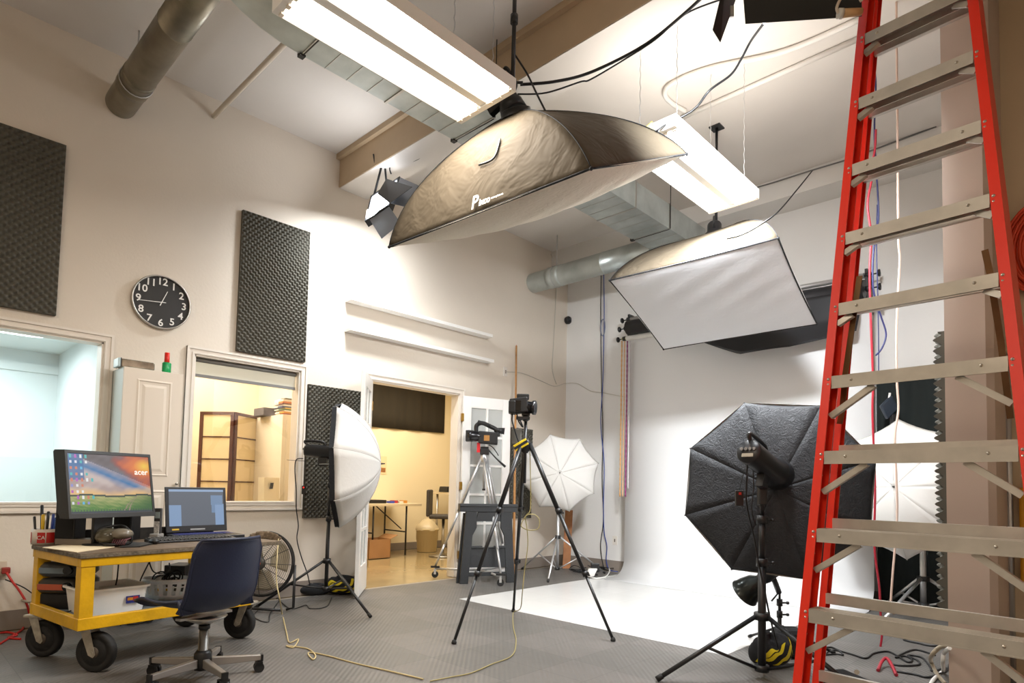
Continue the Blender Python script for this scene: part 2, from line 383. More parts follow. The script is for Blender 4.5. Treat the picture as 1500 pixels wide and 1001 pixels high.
# curved near end: the duct bends toward the far side of the room
ctr = V((XD1+.62, 1.72)); 
for i in range(13):
    a = PI + (PI/2)*(1-i/12)*1.0
    ro, ri = ctr.x-XD0, ctr.x-XD1
    seg.append((ctr+V((math.cos(a)*ro, math.sin(a)*ro)), ctr+V((math.cos(a)*ri, math.sin(a)*ri))))
rs = [[V((o[0], o[1], DZ0)), V((i_[0], i_[1], DZ0)), V((i_[0], i_[1], DZ1)), V((o[0], o[1], DZ1))] for o, i_ in seg]
mb.rings(rs, True, False, False); mb.build('elbow', GAL, t)
ys = [1.72]
while ys[-1] < YE-.2: ys.append(ys[-1]+.62)
ys[-1] = YE
for i in range(len(ys)-1):
    m2 = MB(); m2.box((XD0, ys[i], DZ0), (XD1, ys[i+1]-.006, DZ1)); m2.build('duct_section', GAL, t)
fl = MB()
for y in ys[:-1]:
    fl.box((XD0-.006, y-.012, DZ0-.006), (XD1+.006, y+.006, DZ1+.006))
    for q in (.25, .5, .75): fl.box((XD0, y+.62*q-.002, DZ0-.003), (XD1, y+.62*q+.002, DZ0))
fl.build('joint_flange', CHR, t)
for y in ys[:-1:2]:
    dk = MB()
    dk.box((XD0-.02, y-.02, DZ0-.012), (XD0+.02, y+.015, DZ0+.01)); dk.cyl((XD0+.01, y, DZ1), (XD0+.01, y, H), .004, n=6); dk.cyl((XD1+.01, y, DZ0), (XD1+.01, y, H), .004, n=6)
    dk.cyl((XD0, y, DZ0-.006), (XD1, y, DZ0-.006), .004, n=6)
    dk.build('hanger_rod', mat('dark_rod', '#33302c', .5, .6), t)
def round_duct(name, label, c0, x1, r, dark):
    t = thing(name, label, 'duct', c0)
    c0 = V(c0); d = V((1, 0, 0))
    MB().lathe(c0, d, [(r*.98, 0), (r, .02), (r, .30)], 32).build('end_section', dark, t)
    MB().lathe(c0, d, [(r, .30), (r*1.05, .30), (r*1.05, .36), (r*1.02, .37), (r*1.02, .45), (r*1.05, .46), (r*1.05, .50), (r, .50)], 32).build('collar', dark, t)
    mb = MB(); L = x1-c0.x; k = max(1, int(L/.9)); prof = []
    for i in range(k):
        a = .5+(L-.5)*i/k; b = .5+(L-.5)*(i+1)/k; prof += [(r*1.02, a), (r*1.02, b-.012), (r*1.035, b-.01), (r*1.035, b)]
    mb.lathe(c0, d, prof, 36); mb.build('pipe_run', dark, t)
    st = MB(); st.tube([c0+V((.4, r*1.07*math.cos(a), r*1.07*math.sin(a))) for a in [2*PI*i/20 for i in range(20)]], .004, 5, True)
    st.cyl(c0+V((.4, 0, r)), (c0.x+.4, c0.y, H), .006, n=6); st.build('hanger_strap', SIL, t)
    return t
OLDG = mat('weathered_galvanised', '#8f8878', .38, .8, var=.4, vscale=5)
round_duct('round_duct', 'weathered round duct coming out of the left wall near the ceiling, above the foam panels', (0.004, 1.185, 3.86), 1.93, .102, OLDG)
rb = WL(778, 415)
round_duct('round_duct', 'bright round galvanised duct running along the back wall above the paper roller', (.004, 5.885, 3.70), XD0-.004, .125, GAL)
MB().cyl((.0, WL(313,170)[1], 4.08), (4.0, WL(313,170)[1], 4.08), .02, n=10).build('ceiling_pipe', CREAM, label='thin painted pipe leaving the left wall and passing above the duct', cat='pipe')
# painted conduits on the far ceiling
z = H-.022
cp = [F(1260, 28, z), F(1150, 75, z), F(1040, 100, z), F(985, 122, z), F(974, 138, z), F(985, 152, z), F(1004, 163, z)]
MB().tube(spline(cp, 6), .02, 8).build('conduit_pipe', mat('white_pipe_paint', '#ddd8d1', .6), label='white painted conduit bending round in a hook on the far ceiling', cat='pipe')
MB().tube([F(1262, 55, z), F(1000, 172, z)], .02, 8).build('conduit_pipe', MATS['white_pipe_paint'], label='straight white painted conduit on the far ceiling, parallel to the hooked one', cat='pipe')
t = thing('wall_conduit', 'grey metal conduit running down the tan wall at the right behind the ladder', 'pipe', (PX1+.1, YP-.03, 0))
cx_ = BK(1478, 700, YP-.03)[0]
MB().cyl((cx_, YP-.025, 0), (cx_, YP-.025, zat((cx_, YP), 520)), .016, n=10).build('pipe', SIL, t)
MB().box((cx_-.09, YP-.03, 0), (cx_-.03, YP, 2.1)).build('door_frame_strip', TAN, t)
# ================================================================ things on the left wall
FOAM = mat('charcoal_acoustic_foam', '#5a574e', .9)
def foam(label, org, U, W_, N, w, h, pitch=.022, amp=.034, base=.016, group='egg crate acoustic foam panels'):
    org, U, W_, N = V(org), V(U), V(W_), V(N); mb = MB(); k = 4
    nu, nv = int(w/pitch)*k, int(h/pitch)*k
    def fn(a, b):
        s = (math.sin(2*PI*a*nu/k/1.0/2*1.0)*math.sin(2*PI*b*nv/k/2)); s2 = .5+.5*s
        return org + U*(a*w) + W_*(b*h) + N*(base+amp*s2)
    mb.grid(fn, nu, nv)
    c = [org, org+U*w, org+U*w+W_*h, org+W_*h]
    q = [p+N*(base+amp*.35) for p in c]
    mb.add(c+q, [(0,1,5,4),(1,2,6,5),(2,3,7,6),(3,0,4,7)], False)
    return mb.build('acoustic_foam_panel', FOAM, None, label=label, cat='acoustic foam', group=group)
X_, Y_, Z_ = V((1,0,0)), V((0,1,0)), V((0,0,1))
foam('large charcoal foam panel high on the wall above the blue-lit window', (0.001, .245, 2.165), Y_, Z_, X_, .62, 1.23, pitch=.026)
foam('charcoal foam panel high on the wall between the clock and the shelves', (0.001, 2.12, 2.14), Y_, Z_, X_, .625, 1.225, pitch=.024)
foam('charcoal foam panel low on the wall, half behind the white umbrella light', (0.001, 2.79, .705), Y_, Z_, X_, .57, 1.24)
foam('narrow foam panel on the wall behind the wooden stick and the black tripod', WL(745, 760), Y_, Z_, X_, WL(775, 700)[1]-WL(745, 700)[1], WL(745, 626)[2]-WL(745, 760)[2], pitch=.024)
# clock
cc = WL(235.5, 444); cr = (WL(279, 444)[1]-WL(192.5, 444)[1])/2*1.01
t = thing('wall_clock', 'round wall clock with a black face, white numerals and a thin silver rim', 'clock', cc)
MB().lathe(cc, X_, [(0, 0), (cr, 0), (cr, .035), (cr-.006, .04), (cr-.012, .035), (cr-.012, .02)], 64).build('rim', CHR, t)
MB().lathe(cc+X_*.018, X_, [(cr-.010, 0), (0.0001, .001)], 64).build('face', mat('clock_black', '#1d1a17', .55), t)
wn = mat('white_numeral', '#e9e7e2', .4)
for i in range(1, 13):
    a = 2*PI*i/12; p = cc + X_*.021 + (Y_*math.sin(a)+Z_*math.cos(a))*(cr*.77)
    text_obj(str(i), cr*.37, p, Y_, Z_, wn, t, 'numeral', .001, bold=.0012)
def hand(a, L, w, z, back=.03):
    d = Y_*math.sin(a)+Z_*math.cos(a); s = X_.cross(d); b = cc+X_*z
    MB().hexa([b-d*back-s*w, b-d*back+s*w, b-d*back+s*w+X_*.001, b-d*back-s*w+X_*.001, b+d*L-s*w*.6, b+d*L+s*w*.6, b+d*L+s*w*.6+X_*.001, b+d*L-s*w*.6+X_*.001]).build('hand', wn, t)
hand(2*PI*(12.73/12), cr*.48, .0035, .024); hand(2*PI*(44/60), cr*.8, .003, .026)
# picture-ledge shelves
SHM = mat('white_shelf_paint', '#efece7', .4)
for (pa, pb, lab) in (((515, 440.7), (722, 493), 'upper of the two long white ledges above the doorway'), ((514.2, 485.7), (724, 529.6), 'lower of the two long white ledges above the doorway')):
    d = .12; a, b = PL(*pa, 0, d), PL(*pb, 0, d); z = (a[2]+b[2])/2
    mb = MB(); mb.box((0.001, a[1], z), (d, b[1], z+.014)).box((d-.012, a[1], z+.014), (d, b[1], z+.035)).box((0.001, a[1], z+.014), (.013, b[1], z+.045)).box((.013, a[1], z+.014), (d-.012, a[1]+.01, z+.03))
    mb.build('wall_shelf', SHM, None, label=lab, cat='shelf', group='white picture ledges', bevel=.002)
# French doors
GP = MATS
def leaf(name, label, base, d, n, w, h, hinge_side=0):
    base, d, n = V(base), V(d).normalized(), V(n).normalized(); t = thing(name, label, 'door', base); th = .018
    def bb(mb, u0, u1, z0, z1, q=th): return mb.obox(base+d*((u0+u1)/2)+Z_*((z0+z1)/2), d*((u1-u0)/2), n*q, Z_*((z1-z0)/2))
    fr = MB(); st = .105
    bb(fr, 0, st, .01, h); bb(fr, w-st, w, .01, h); bb(fr, st, w-st, .01, .27); bb(fr, st, w-st, h-.13, h); fr.build('frame', mat('white_door_paint', '#f1eee9', .35), t, bevel=.003)
    mu = MB(); z0, z1 = .27, h-.13
    bb(mu, w/2-.013, w/2+.013, z0, z1, .015)
    for i in range(1, 5): bb(mu, st, w-st, z0+(z1-z0)*i/5-.013, z0+(z1-z0)*i/5+.013, .0145)
    mu.build('muntins', MATS['white_door_paint'], t)
    gm = MB(); bb(gm, st, w-st, z0, z1, .003); gm.build('glazing', mat('frosted_pane', '#d8dcda', .35, alpha=.45), t)
    for zz in (.25, h*.5, h-.25):
        hm = MB(); hm.obox(base+Z_*zz - d*.004, d*.012, n*.024, Z_*.045); hm.build('hinge', mat('brass', '#b08a3a', .35, .9), t)
    hd = MB(); p = base+d*(w-.055)+Z_*1.0
    for s in (-1, 1): hd.cyl(p, p+n*(s*.05), .008).ball(p+n*(s*.06), .024)
    hd.build('handle', MATS['brass'], t)
    return t
hz = V((.02, dr[0]+.01, 0)); best = None
for k in range(200):
    a = -PI/2 + k*PI/2/200; q = hz+V((math.cos(a), math.sin(a), 0))*.6; e = abs(pj(q)[0]-521.5)
    if best is None or e < best[0]: best = (e, a)
d = V((math.cos(best[1]), math.sin(best[1]), 0))
leaf('french_door', 'white French door leaf standing open edge-on beside the white umbrella light', hz, d, V((-d.y, d.x, 0)), .6, 2.07)
hz = V((.035, dr[1]+.03, 0)); q1 = PL(745, 700, 0, .22); d = (V((q1[0], q1[1], 0))-hz)
leaf('french_door', 'white French door leaf with small panes folded back against the wall behind the camcorder', hz, d, V((d.y, -d.x, 0)).normalized(), d.length, 2.07)
# tall white cupboard
cx0 = .0; cd_ = .30; ca = PL(182, 537, 0, cd_); cb = PL(269, 548, 0, cd_); cz = (ca[2]+cb[2])/2; y0, y1 = ca[1], cb[1]
t = thing('tall_cupboard', 'tall white cupboard with a raised-panel door between the two windows', 'cupboard', (cd_/2, (y0+y1)/2, 0))
cup = mat('cupboard_cream', '#ded3c4', .45); csd = mat('cupboard_side_white', '#cfd8d6', .5)
mb = MB(); mb.box((0.001, y0, 0), (cd_-.02, y1, cz)); mb.build('carcass', csd, t, bevel=.002)
dm = MB(); dm.box((cd_-.02, y0, .05), (cd_, y1, cz-.002)); 
def rpanel(mb, ya, yb, za, zb, x):
    for (i0, i1, x0, x1) in ((0, .02, 0, -.008), (.02, .03, -.008, -.008), (.03, .055, -.008, .003)):
        pass
    r = []
    for ins, dx in ((0, .0005), (.012, .006), (.02, -.002), (.028, -.002), (.055, .005)): r.append([V((x+dx, ya+ins, za+ins)), V((x+dx, yb-ins, za+ins)), V((x+dx, yb-ins, zb-ins)), V((x+dx, ya+ins, zb-ins))])
    mb.rings(r, False, True, False)
rpanel(dm, y0+.085, y1-.075, zat((cd_, y0), 697), cz-.075, cd_)
rpanel(dm, y0+.085, y1-.075, .12, zat((cd_, y0), 697)-.1, cd_)
dm.build('door', cup, t, bevel=.002)
kp = PL(257, 709, 0, cd_); MB().cyl(kp, kp+X_*.018, .006).ball(kp+X_*.025, .012).build('knob', CHR, t)
# on top of the cupboard
b = V((.15, y0+.02, cz)); 
t = thing('gift_box', 'shiny silver box printed with a teddy bear, lying on the tall white cupboard', 'box', (.2, y0+.12, cz))
MB().box((.14, y0-.012, cz+.001), (.26, y0+.21, cz+.062)).build('box', mat('silver_card', '#a99a86', .25, .6, var=.5, vscale=22), t, bevel=.012)
MB().box((.138, y0-.03, cz+.001), (.262, y0-.012, cz+.064)).build('end_cap', mat('pale_blue_card', '#bfd4da', .3), t, bevel=.004)
MB().box((.137, y0-.014, cz+.0008), (.263, y0-.008, cz+.0645)).build('band', BPL, t)
kx = .22; ky = BK(246, 540, y0+.30)[1]; ky = PL(244, 540, 0, kx)[1]
t = thing('spray_bottle', 'green bottle with a tall red cap standing on the tall white cupboard', 'bottle', (kx, ky, cz))
MB().lathe((kx, ky, cz+.001), Z_, [(0, 0), (.029, 0), (.031, .006), (.031, .075), (.026, .082), (.0001, .083)], 24).build('body', mat('green_label', '#12a05a', .3, var=.3, vscale=60), t)
MB().lathe((kx, ky, cz+.083), Z_, [(.016, 0), (.018, .002), (.0175, .075), (.0001, .076)], 20).build('cap', mat('red_cap', '#d8281a', .35), t)
# roller blind and store room
bz = WL(330, 556)[2]
t = thing('roller_blind', 'half-lowered translucent grey blind at the top of the store room window', 'blind', (-.05, (w2[0]+w2[1])/2, bz))
MB().box((-.052, w2[0]+.02, bz+.02), (-.05, w2[1]-.02, w2[3]-.03)).build('sheet', mat('blind_fabric', '#dcdccf', .7, alpha=.78), t)
MB().box((-.057, w2[0]+.02, bz-.004), (-.045, w2[1]-.02, bz+.022)).build('bottom_bar', mat('grey_bar', '#75736f', .5), t)
MB().cyl((-.05, w2[0]+.02, w2[3]-.03), (-.05, w2[1]-.02, w2[3]-.03), .018).build('roller', MATS['grey_bar'], t)
# folding screen
def pv(x, y, X): p = PL(x, y, 0, X); return V((p[0], p[1], 0))
t = thing('folding_screen', 'dark wood folding screen with paper panels seen through the store room window', 'room divider', pv(340, 700, -1.3))
sh = zat(pv(340, 700, -1.3), 606)
pf = mat('rosewood', '#4a2216', .4); pp = mat('rice_paper', '#e7d2a6', .7)
pts_ = [pv(289, 700, -1.45), pv(340, 700, -1.15), pv(378, 700, -1.42)]
for a, b in zip(pts_[:-1], pts_[1:]):
    d = (b-a); L = d.length; d.normalize(); n = V((-d.y, d.x, 0)); fr = MB(); e = .022
    def bb(u0, u1, z0, z1, q): fr.obox(a+d*((u0+u1)/2)+Z_*((z0+z1)/2), d*((u1-u0)/2), n*q, Z_*((z1-z0)/2))
    bb(.004, .004+e*1.6, 0, sh, .012); bb(L-.004-e*1.6, L-.004, 0, sh, .012); bb(0.03, L-.03, sh-.03, sh, .012); bb(.03, L-.03, .1, .13, .012)
    for k in range(1, 7): bb(.03, L-.03, .1+(sh-.13)*k/7-.006, .1+(sh-.13)*k/7+.006, .009)
    fr.build('screen_frame', pf, t)
    pm_ = MB(); pm_.obox(a+d*(L/2)+Z_*((sh+.1)/2), d*(L/2-.04), n*.002, Z_*((sh-.1)/2-.02)); pm_.build('paper', pp, t)
# cupboard, books and box in the store room
cA, cB = pv(383, 640, -1.35), pv(425, 640, -.95)
q0 = PL(390, 612, 0, -1.25); ch_ = zat(pv(400, 640, -1.1), 611)
t = thing('store_cupboard', 'cream panelled cupboard inside the store room carrying a pile of books', 'cupboard', (-.9, 2.95, 0))
sx0, sx1 = -1.6, -.75; sy0 = PL(397, 640, 0, -1.0)[1]
MB().box((sx0, sy0, 0), (sx1, DV2[0]-.005, ch_)).build('carcass', mat('cream_cupboard', '#eadfc8', .5), t)
dm = MB(); 
for k, (a, b) in enumerate(((.06, .5), (.56, ch_-.06))):
    dm.box((sx1, sy0+.04, a), (sx1+.012, DV2[0]-.04, b)); rpanel(dm, sy0+.1, DV2[0]-.1, a+.06, b-.06, sx1+.012)
dm.build('door', MATS['cream_cupboard'], t)
cols = ['#8a2f24', '#c98b2e', '#e9e2cf', '#4e6b3a', '#d8b04a', '#2f4a6b', '#e0d8c6', '#6b3a2a', '#c7742e', '#ddd3bb', '#3c3c3c']
zz = ch_; by = PL(417, 600, 0, -.9)[1]
for i in range(11):
    h_ = random.choice((.014, .018, .022)); o = random.uniform(-.02, .02); w_ = .13 - i*.003
    bk = thing('book', 'book %s in the pile on the store cupboard' % ('at the bottom' if i == 0 else 'on top' if i == 10 else 'lying'), 'book', (-.9, by+o, zz+.0005), 'books piled on the store cupboard')
    bk['label'] = ['orange-brown', 'ochre', 'cream', 'olive green', 'mustard', 'navy blue', 'off-white', 'dark brown', 'orange', 'ivory', 'black'][i] + ' book in the pile on the store room cupboard, number %s from below' % ['one', 'two', 'three', 'four', 'five', 'six', 'seven', 'eight', 'nine', 'ten', 'eleven'][i]
    MB().box((-.9-.1, by+o-w_/2, zz+.0005), (-.9+.1, by+o+w_/2, zz+h_)).build('cover', mat('book_%d' % i, cols[i], .5), bk)
    MB().box((-.9-.095, by+o-w_/2-.0008, zz+.0025), (-.9+.0, by+o-w_/2, zz+h_-.002)).build('pages', mat('paper_edge', '#efe8d8', .8), bk)
    zz += h_
p = PL(391, 604, 0, -1.15); MB().box((p[0]-.12, p[1]-.09, ch_+.0005), (p[0]+.12, p[1]+.08, ch_+.085)).build('storage_box', mat('dark_card', '#4b4440', .7), label='small dark storage box on the store room cupboard beside the books', cat='box', bevel=.004)
p = pv(395, 733, -.85)
bd = MB(); q = V((-.55, PL(396, 735, 0, -.55)[1], 0)); zt = zat(q, 703)
bd.obox(q+V((-.02, 0, zt/2+.02)), V((.02, .02, 0)), V((-.05, .10, 0)), V((-.03, 0, zt/2)))
t = thing('leaning_board', 'cream board with a dark drawn mark leaning at the store room window', 'board', q); bd.build('panel', mat('cream_board', '#eee0bd', .6), t)
MB().obox(q+V((.012, 0, zt-.06)), V((.002, .002, 0)), V((-.012, .02, 0)), V((-.004, .006, .03))).build('drawn_mark', BPL, t)
# framed poster seen edge-on at the window's left
q = PL(281, 650, 0, -.35); zt0, zt1 = zat(q, 697), zat(q, 586)
MB().box((-1.1, DV1[1]+.004, zt0), (-.3, DV1[1]+.03, zt1)).build('picture_frame', BPL, label='tall thin black picture frame seen edge-on just inside the store room window', cat='picture frame')
# round ceiling panel in the booth
p = PL(20, 490, 2, 2.215)
mb = MB(); 
def rr(u0, u1, v0, v1, r, z):
    o = []
    for cx1, cy1, a0 in ((u1-r, v1-r, 0), (u0+r, v1-r, PI/2), (u0+r, v0+r, PI), (u1-r, v0+r, 3*PI/2)):
        for k in range(7): a = a0+PI/2*k/6; o.append(V((cx1+r*math.cos(a), cy1+r*math.sin(a), z)))
    return o
e1 = PL(58, 499, 2, 2.2); 
mb.prism(rr(-1.15, -.75, e1[1]-1.2, e1[1]+.02, .12, 2.2), (0, 0, .018)); mb.build('ceiling_panel_light', mat('booth_panel_glow', '#ffffff', .4, emit='#f2fbff', es=3), label='round-cornered glowing ceiling light inside the blue-lit booth', cat='ceiling light')
# ================================================================ hall
def tableleg(mb, a, b, r=.013): mb.cyl(a, b, r, n=8)
tx0, tx1 = X3+.05, X3+.75
ty0, ty1 = PL(520, 745, 0, tx1)[1], PL(618, 741, 0, tx1)[1]
tz = zat((tx1, ty1, 0), 738)
t = thing('folding_table', 'long folding table with black legs against the cream hall wall', 'table', ((tx0+tx1)/2, (ty0+ty1)/2, 0))
MB().box((tx0, ty0, tz-.035), (tx1, ty1, tz)).build('tabletop', mat('laminate_top', '#d8c6a4', .4), t, bevel=.004)
for yy in (ty0+.35, ty1-.22):
    m2 = MB()
    for xx in (tx0+.08, tx1-.08): tableleg(m2, (xx, yy, tz-.035), (xx, yy, 0))
    m2.build('leg', BLK, t)
    m3 = MB(); m3.cyl((tx0+.08, yy, tz*.45), (tx1-.08, yy, tz*.45), .01, n=8); m3.cyl((tx1-.2, yy, tz*.5), (tx1-.2, yy-.45, tz-.04), .009, n=8); m3.build('leg_brace', BLK, t)
p = V((tx1-.25, ty0+.42, tz)); MB().box(p-V((.15, .16, -.001)), p+V((.15, .16, .05))).build('flat_case', BPL, label='flat black case on the left end of the folding table in the hall', cat='case', bevel=.005)
for k, (dy, c, nm) in enumerate(((.72, '#3c4fb0', 'blue'), (.80, '#b03a3a', 'red'), (.88, '#d9d4c6', 'white'), (.97, '#c78a3a', 'orange'))):
    p = V((tx1-.2-.03*(k % 2), ty0+dy, tz+.001)); MB().box(p-V((.05, .035, 0)), p+V((.05, .035, .03+.01*(k % 2)))).build('small_carton', mat('carton_'+nm, c, .5), label='%s small carton on the folding table in the hall' % nm, cat='carton', group='small cartons on the hall table')
q = PL(548, 0+680, 0, X3+.01)
fb = BK(566, 800, 0) if False else F(553, 817)
bx = F(551, 818); t = thing('cardboard_box', 'open brown cardboard box on the hall floor under the folding table', 'box', bx)
s = .2; hb = zat(bx, 790)
cbm = mat('cardboard', '#a67a4e', .75, var=.1); mb = MB(); x0, y0b = bx[0]-s*1.2, bx[1]-s*.9; x1_, y1b = bx[0]+s*.4, bx[1]+s*.9
for a, b in (((x0, y0b), (x1_, y0b+.005)), ((x0, y1b-.005), (x1_, y1b)), ((x0, y0b), (x0+.005, y1b)), ((x1_-.005, y0b), (x1_, y1b))): mb.box((a[0], a[1], 0), (b[0], b[1], hb))
mb.box((x0, y0b, 0), (x1_, y1b, .006)); mb.build('body', cbm, t)
m2 = MB(); m2.add([(x1_, y1b, hb), (x0, y1b, hb), (x0, y1b+.12, hb+.05), (x1_, y1b+.12, hb+.05)], [(0,1,2,3)], False); m2.build('flap', cbm, t, solid=.004)
bn = F(625, 808); t = thing('waste_bin', 'ribbed cream waste bin with a bag liner on the hall floor', 'bin', bn)
r0 = 16.5/FPX*pj(bn)[2]; hb = zat(bn, 774); prof = []
rsn = 40; mb = MB()
def ringb(r, z, w): return [V(bn)+V((math.cos(2*PI*i/80)*(r+w*math.cos(20*2*PI*i/80)), math.sin(2*PI*i/80)*(r+w*math.cos(20*2*PI*i/80)), z)) for i in range(80)]
mb.rings([ringb(r0*.82, .0, .003), ringb(r0*.97, hb*.93, .004), ringb(r0*1.04, hb*.93, 0), ringb(r0*1.04, hb, 0), ringb(r0*.98, hb, 0), ringb(r0*.96, hb*.5, 0)], True, True); mb.build('body', mat('cream_bin', '#e6d3a8', .45), t)
m2 = MB(); m2.rings([[V(bn)+V((math.cos(2*PI*i/24)*r*(1+.07*math.sin(5*i)), math.sin(2*PI*i/24)*r*(1+.07*math.cos(7*i)), z+.015*math.sin(3*i))) for i in range(24)] for r, z in ((r0*1.06, hb-.03), (r0*1.05, hb+.01), (r0*.8, hb+.05), (r0*.45, hb+.12), (r0*.2, hb+.14))], False, True); m2.build('bag_liner', mat('plastic_bag', '#d9c7a2', .3, alpha=.85), t)
# stool and high table seen through the doorway
st = F(648, 815); t = thing('bar_stool', 'dark high-backed bar stool on a round chrome base in the hall', 'stool', st)
sr = .2; zs = zat(st, 757); 
MB().lathe(st, Z_, [(0.0001, 0), (sr, 0), (sr*.98, .012), (.04, .03), (.02, .05)], 32).build('base', CHR, t)
MB().cyl(V(st)+Z_*.04, V(st)+Z_*(zs-.04), .022).build('column', CHR, t)
bk = V(st); dS = -rt*V((1,1,0)); dS = V((-rt.x, -rt.y, 0)).normalized(); nS = V((fw.x, fw.y, 0)).normalized()
MB().obox(bk+Z_*zs, dS*.19, nS*.2, Z_*.03).build('seat', mat('dark_upholstery', '#3a3531', .6), t, bevel=.02)
pb = zat(st, 718); MB().obox(bk+dS*.21+Z_*((zs+pb)/2), dS*.025+Z_*.0, nS*.19, Z_*((pb-zs)/2)).build('backrest', MATS['dark_upholstery'], t, bevel=.02)
ht = F(670, 806); hx = V((ht[0], ht[1], 0)); zt = zat(hx, 722)
t = thing('high_table', 'tall light-topped table in the hall just behind the door jamb', 'table', hx)
MB().box(hx+V((-.35, -.25, zt-.03)), hx+V((.2, .5, zt))).build('tabletop', MATS['laminate_top'], t)
for a, b in ((-.3, -.2), (.15, -.2), (-.3, .45), (.15, .45)): MB().cyl(hx+V((a, b, 0)), hx+V((a, b, zt-.03)), .018, n=8).build('leg', CHR, t)
p = PL(653, 718, 0, ht[0]-.1); MB().obox((p[0], p[1]+.06, zt+.05), (.1, 0, 0), (0, .12, 0), (0, .01, .045)).build('black_machine', BPL, label='black machine on the tall table in the hall', cat='machine', bevel=.01)
# black cloth on the hall wall, calendar
a, b = PL(538, 555, 0, X3+.02), PL(652.5, 575, 0, X3+.02); c = PL(653.5, 635.5, 0, X3+.02); e = PL(538, 625, 0, X3+.02)
mb = MB()
def fn(u, v):
    y = a[1]+(b[1]-a[1])*u; zt_ = a[2]+(b[2]-a[2])*u + .3*(1-u); zb = e[2]+(c[2]-e[2])*u
    return (X3+.03+.012*math.sin(u*23)+.004*math.sin(u*61), y, zb+(zt_-zb)*v)
mb.grid(fn, 80, 4); mb.build('blackout_cloth', mat('olive_black_cloth', '#2c2518', .95), label='dark blackout cloth hung high on the hall wall', cat='cloth', solid=.004)
p0, p1 = PL(562, 695, 0, X3+.01), PL(567, 669, 0, X3+.01)
t = thing('wall_calendar', 'small printed calendar pinned to the cream hall wall beside the umbrella', 'calendar', p0)
MB().box((X3+.002, p0[1]-.1, p0[2]), (X3+.006, p1[1], p1[2])).build('sheet', mat('calendar_paper', '#e6d0a4', .7), t)
MB().box((X3+.006, p0[1]-.07, p0[2]+.03), (X3+.008, p1[1]-.02, p0[2]+.1)).build('picture', mat('calendar_print', '#a8703a', .7, var=.5, vscale=40), t)
# ================================================================ the yellow cart
C1 = F(113, 926, .24); C2 = F(22, 902, .24); C3 = F(368, 882, .26)
ex = V((C3[0]-C1[0], C3[1]-C1[1], 0)); LX = ex.length; ex.normalize(); ey = V((-ex.y, ex.x, 0)); LY = (V((C2[0], C2[1], 0))-V((C1[0], C1[1], 0))).dot(ey)
if LY < 0: ey = -ey; LY = -LY
CO = V((C1[0], C1[1], 0))
def cp_(u, v, z): return CO + ex*u + ey*v + Z_*z
def cbox(mb, u0, u1, v0, v1, z0, z1): return mb.hexa([cp_(u0,v0,z0), cp_(u1,v0,z0), cp_(u1,v1,z0), cp_(u0,v1,z0), cp_(u0,v0,z1), cp_(u1,v0,z1), cp_(u1,v1,z1), cp_(u0,v1,z1)])
DZ = zat(C1, 812); S0, S1 = .24, zat(C1, 908)
DECK = mat('speckled_deck_edge', '#6e6250', .8, var=.6, vscale=60, bump=.4, bscale=90)
t = thing('utility_cart', 'yellow wooden utility cart on large black casters used as a computer desk', 'cart', cp_(LX/2, LY/2, 0))
W = .035
for nm, a in (('top_rail', (0, LX, 0, W, DZ-.07, DZ-.025)), ('top_rail', (0, LX, LY-W, LY, DZ-.07, DZ-.025)), ('top_rail', (0, W, W, LY-W, DZ-.07, DZ-.025)), ('top_rail', (LX-W, LX, W, LY-W, DZ-.07, DZ-.025)),
              ('shelf_rail', (0, LX, 0, W, S0, S1)), ('shelf_rail', (0, LX, LY-W, LY, S0, S1)), ('shelf_rail', (0, W, W, LY-W, S0, S1)), ('shelf_rail', (LX-W, LX, W, LY-W, S0, S1))):
    m = MB(); cbox(m, *a); m.build(nm, YEL, t, bevel=.003)
for u, v in ((0.004, .004), (LX-.07, .004), (0.004, LY-.07), (LX-.07, LY-.07)):
    m = MB(); cbox(m, u, u+.066, v, v+.066, S1-.003, DZ-.07); m.build('post', YEL, t, bevel=.003)
m = MB(); cbox(m, W, LX-W, W, LY-W, S0+.02, S0+.032); m.build('lower_shelf', mat('grey_blue_board', '#74808a', .6), t)
m = MB(); cbox(m, -.008, LX+.20, -.008, LY+.005, DZ-.025, DZ-.004); m.build('deck_board', DECK, t, bevel=.003)
m = MB(); cbox(m, -.006, LX+.198, -.006, LY, DZ-.004, DZ); m.build('deck_top', mat('brown_deck', '#64523f', .6, var=.3, vscale=14), t)
m = MB(); cbox(m, 0, LX+.1, LY-.012, LY+.006, DZ, DZ+.075); m.build('back_board', mat('dark_back_board', '#2b2620', .8, var=.5, vscale=40), t)
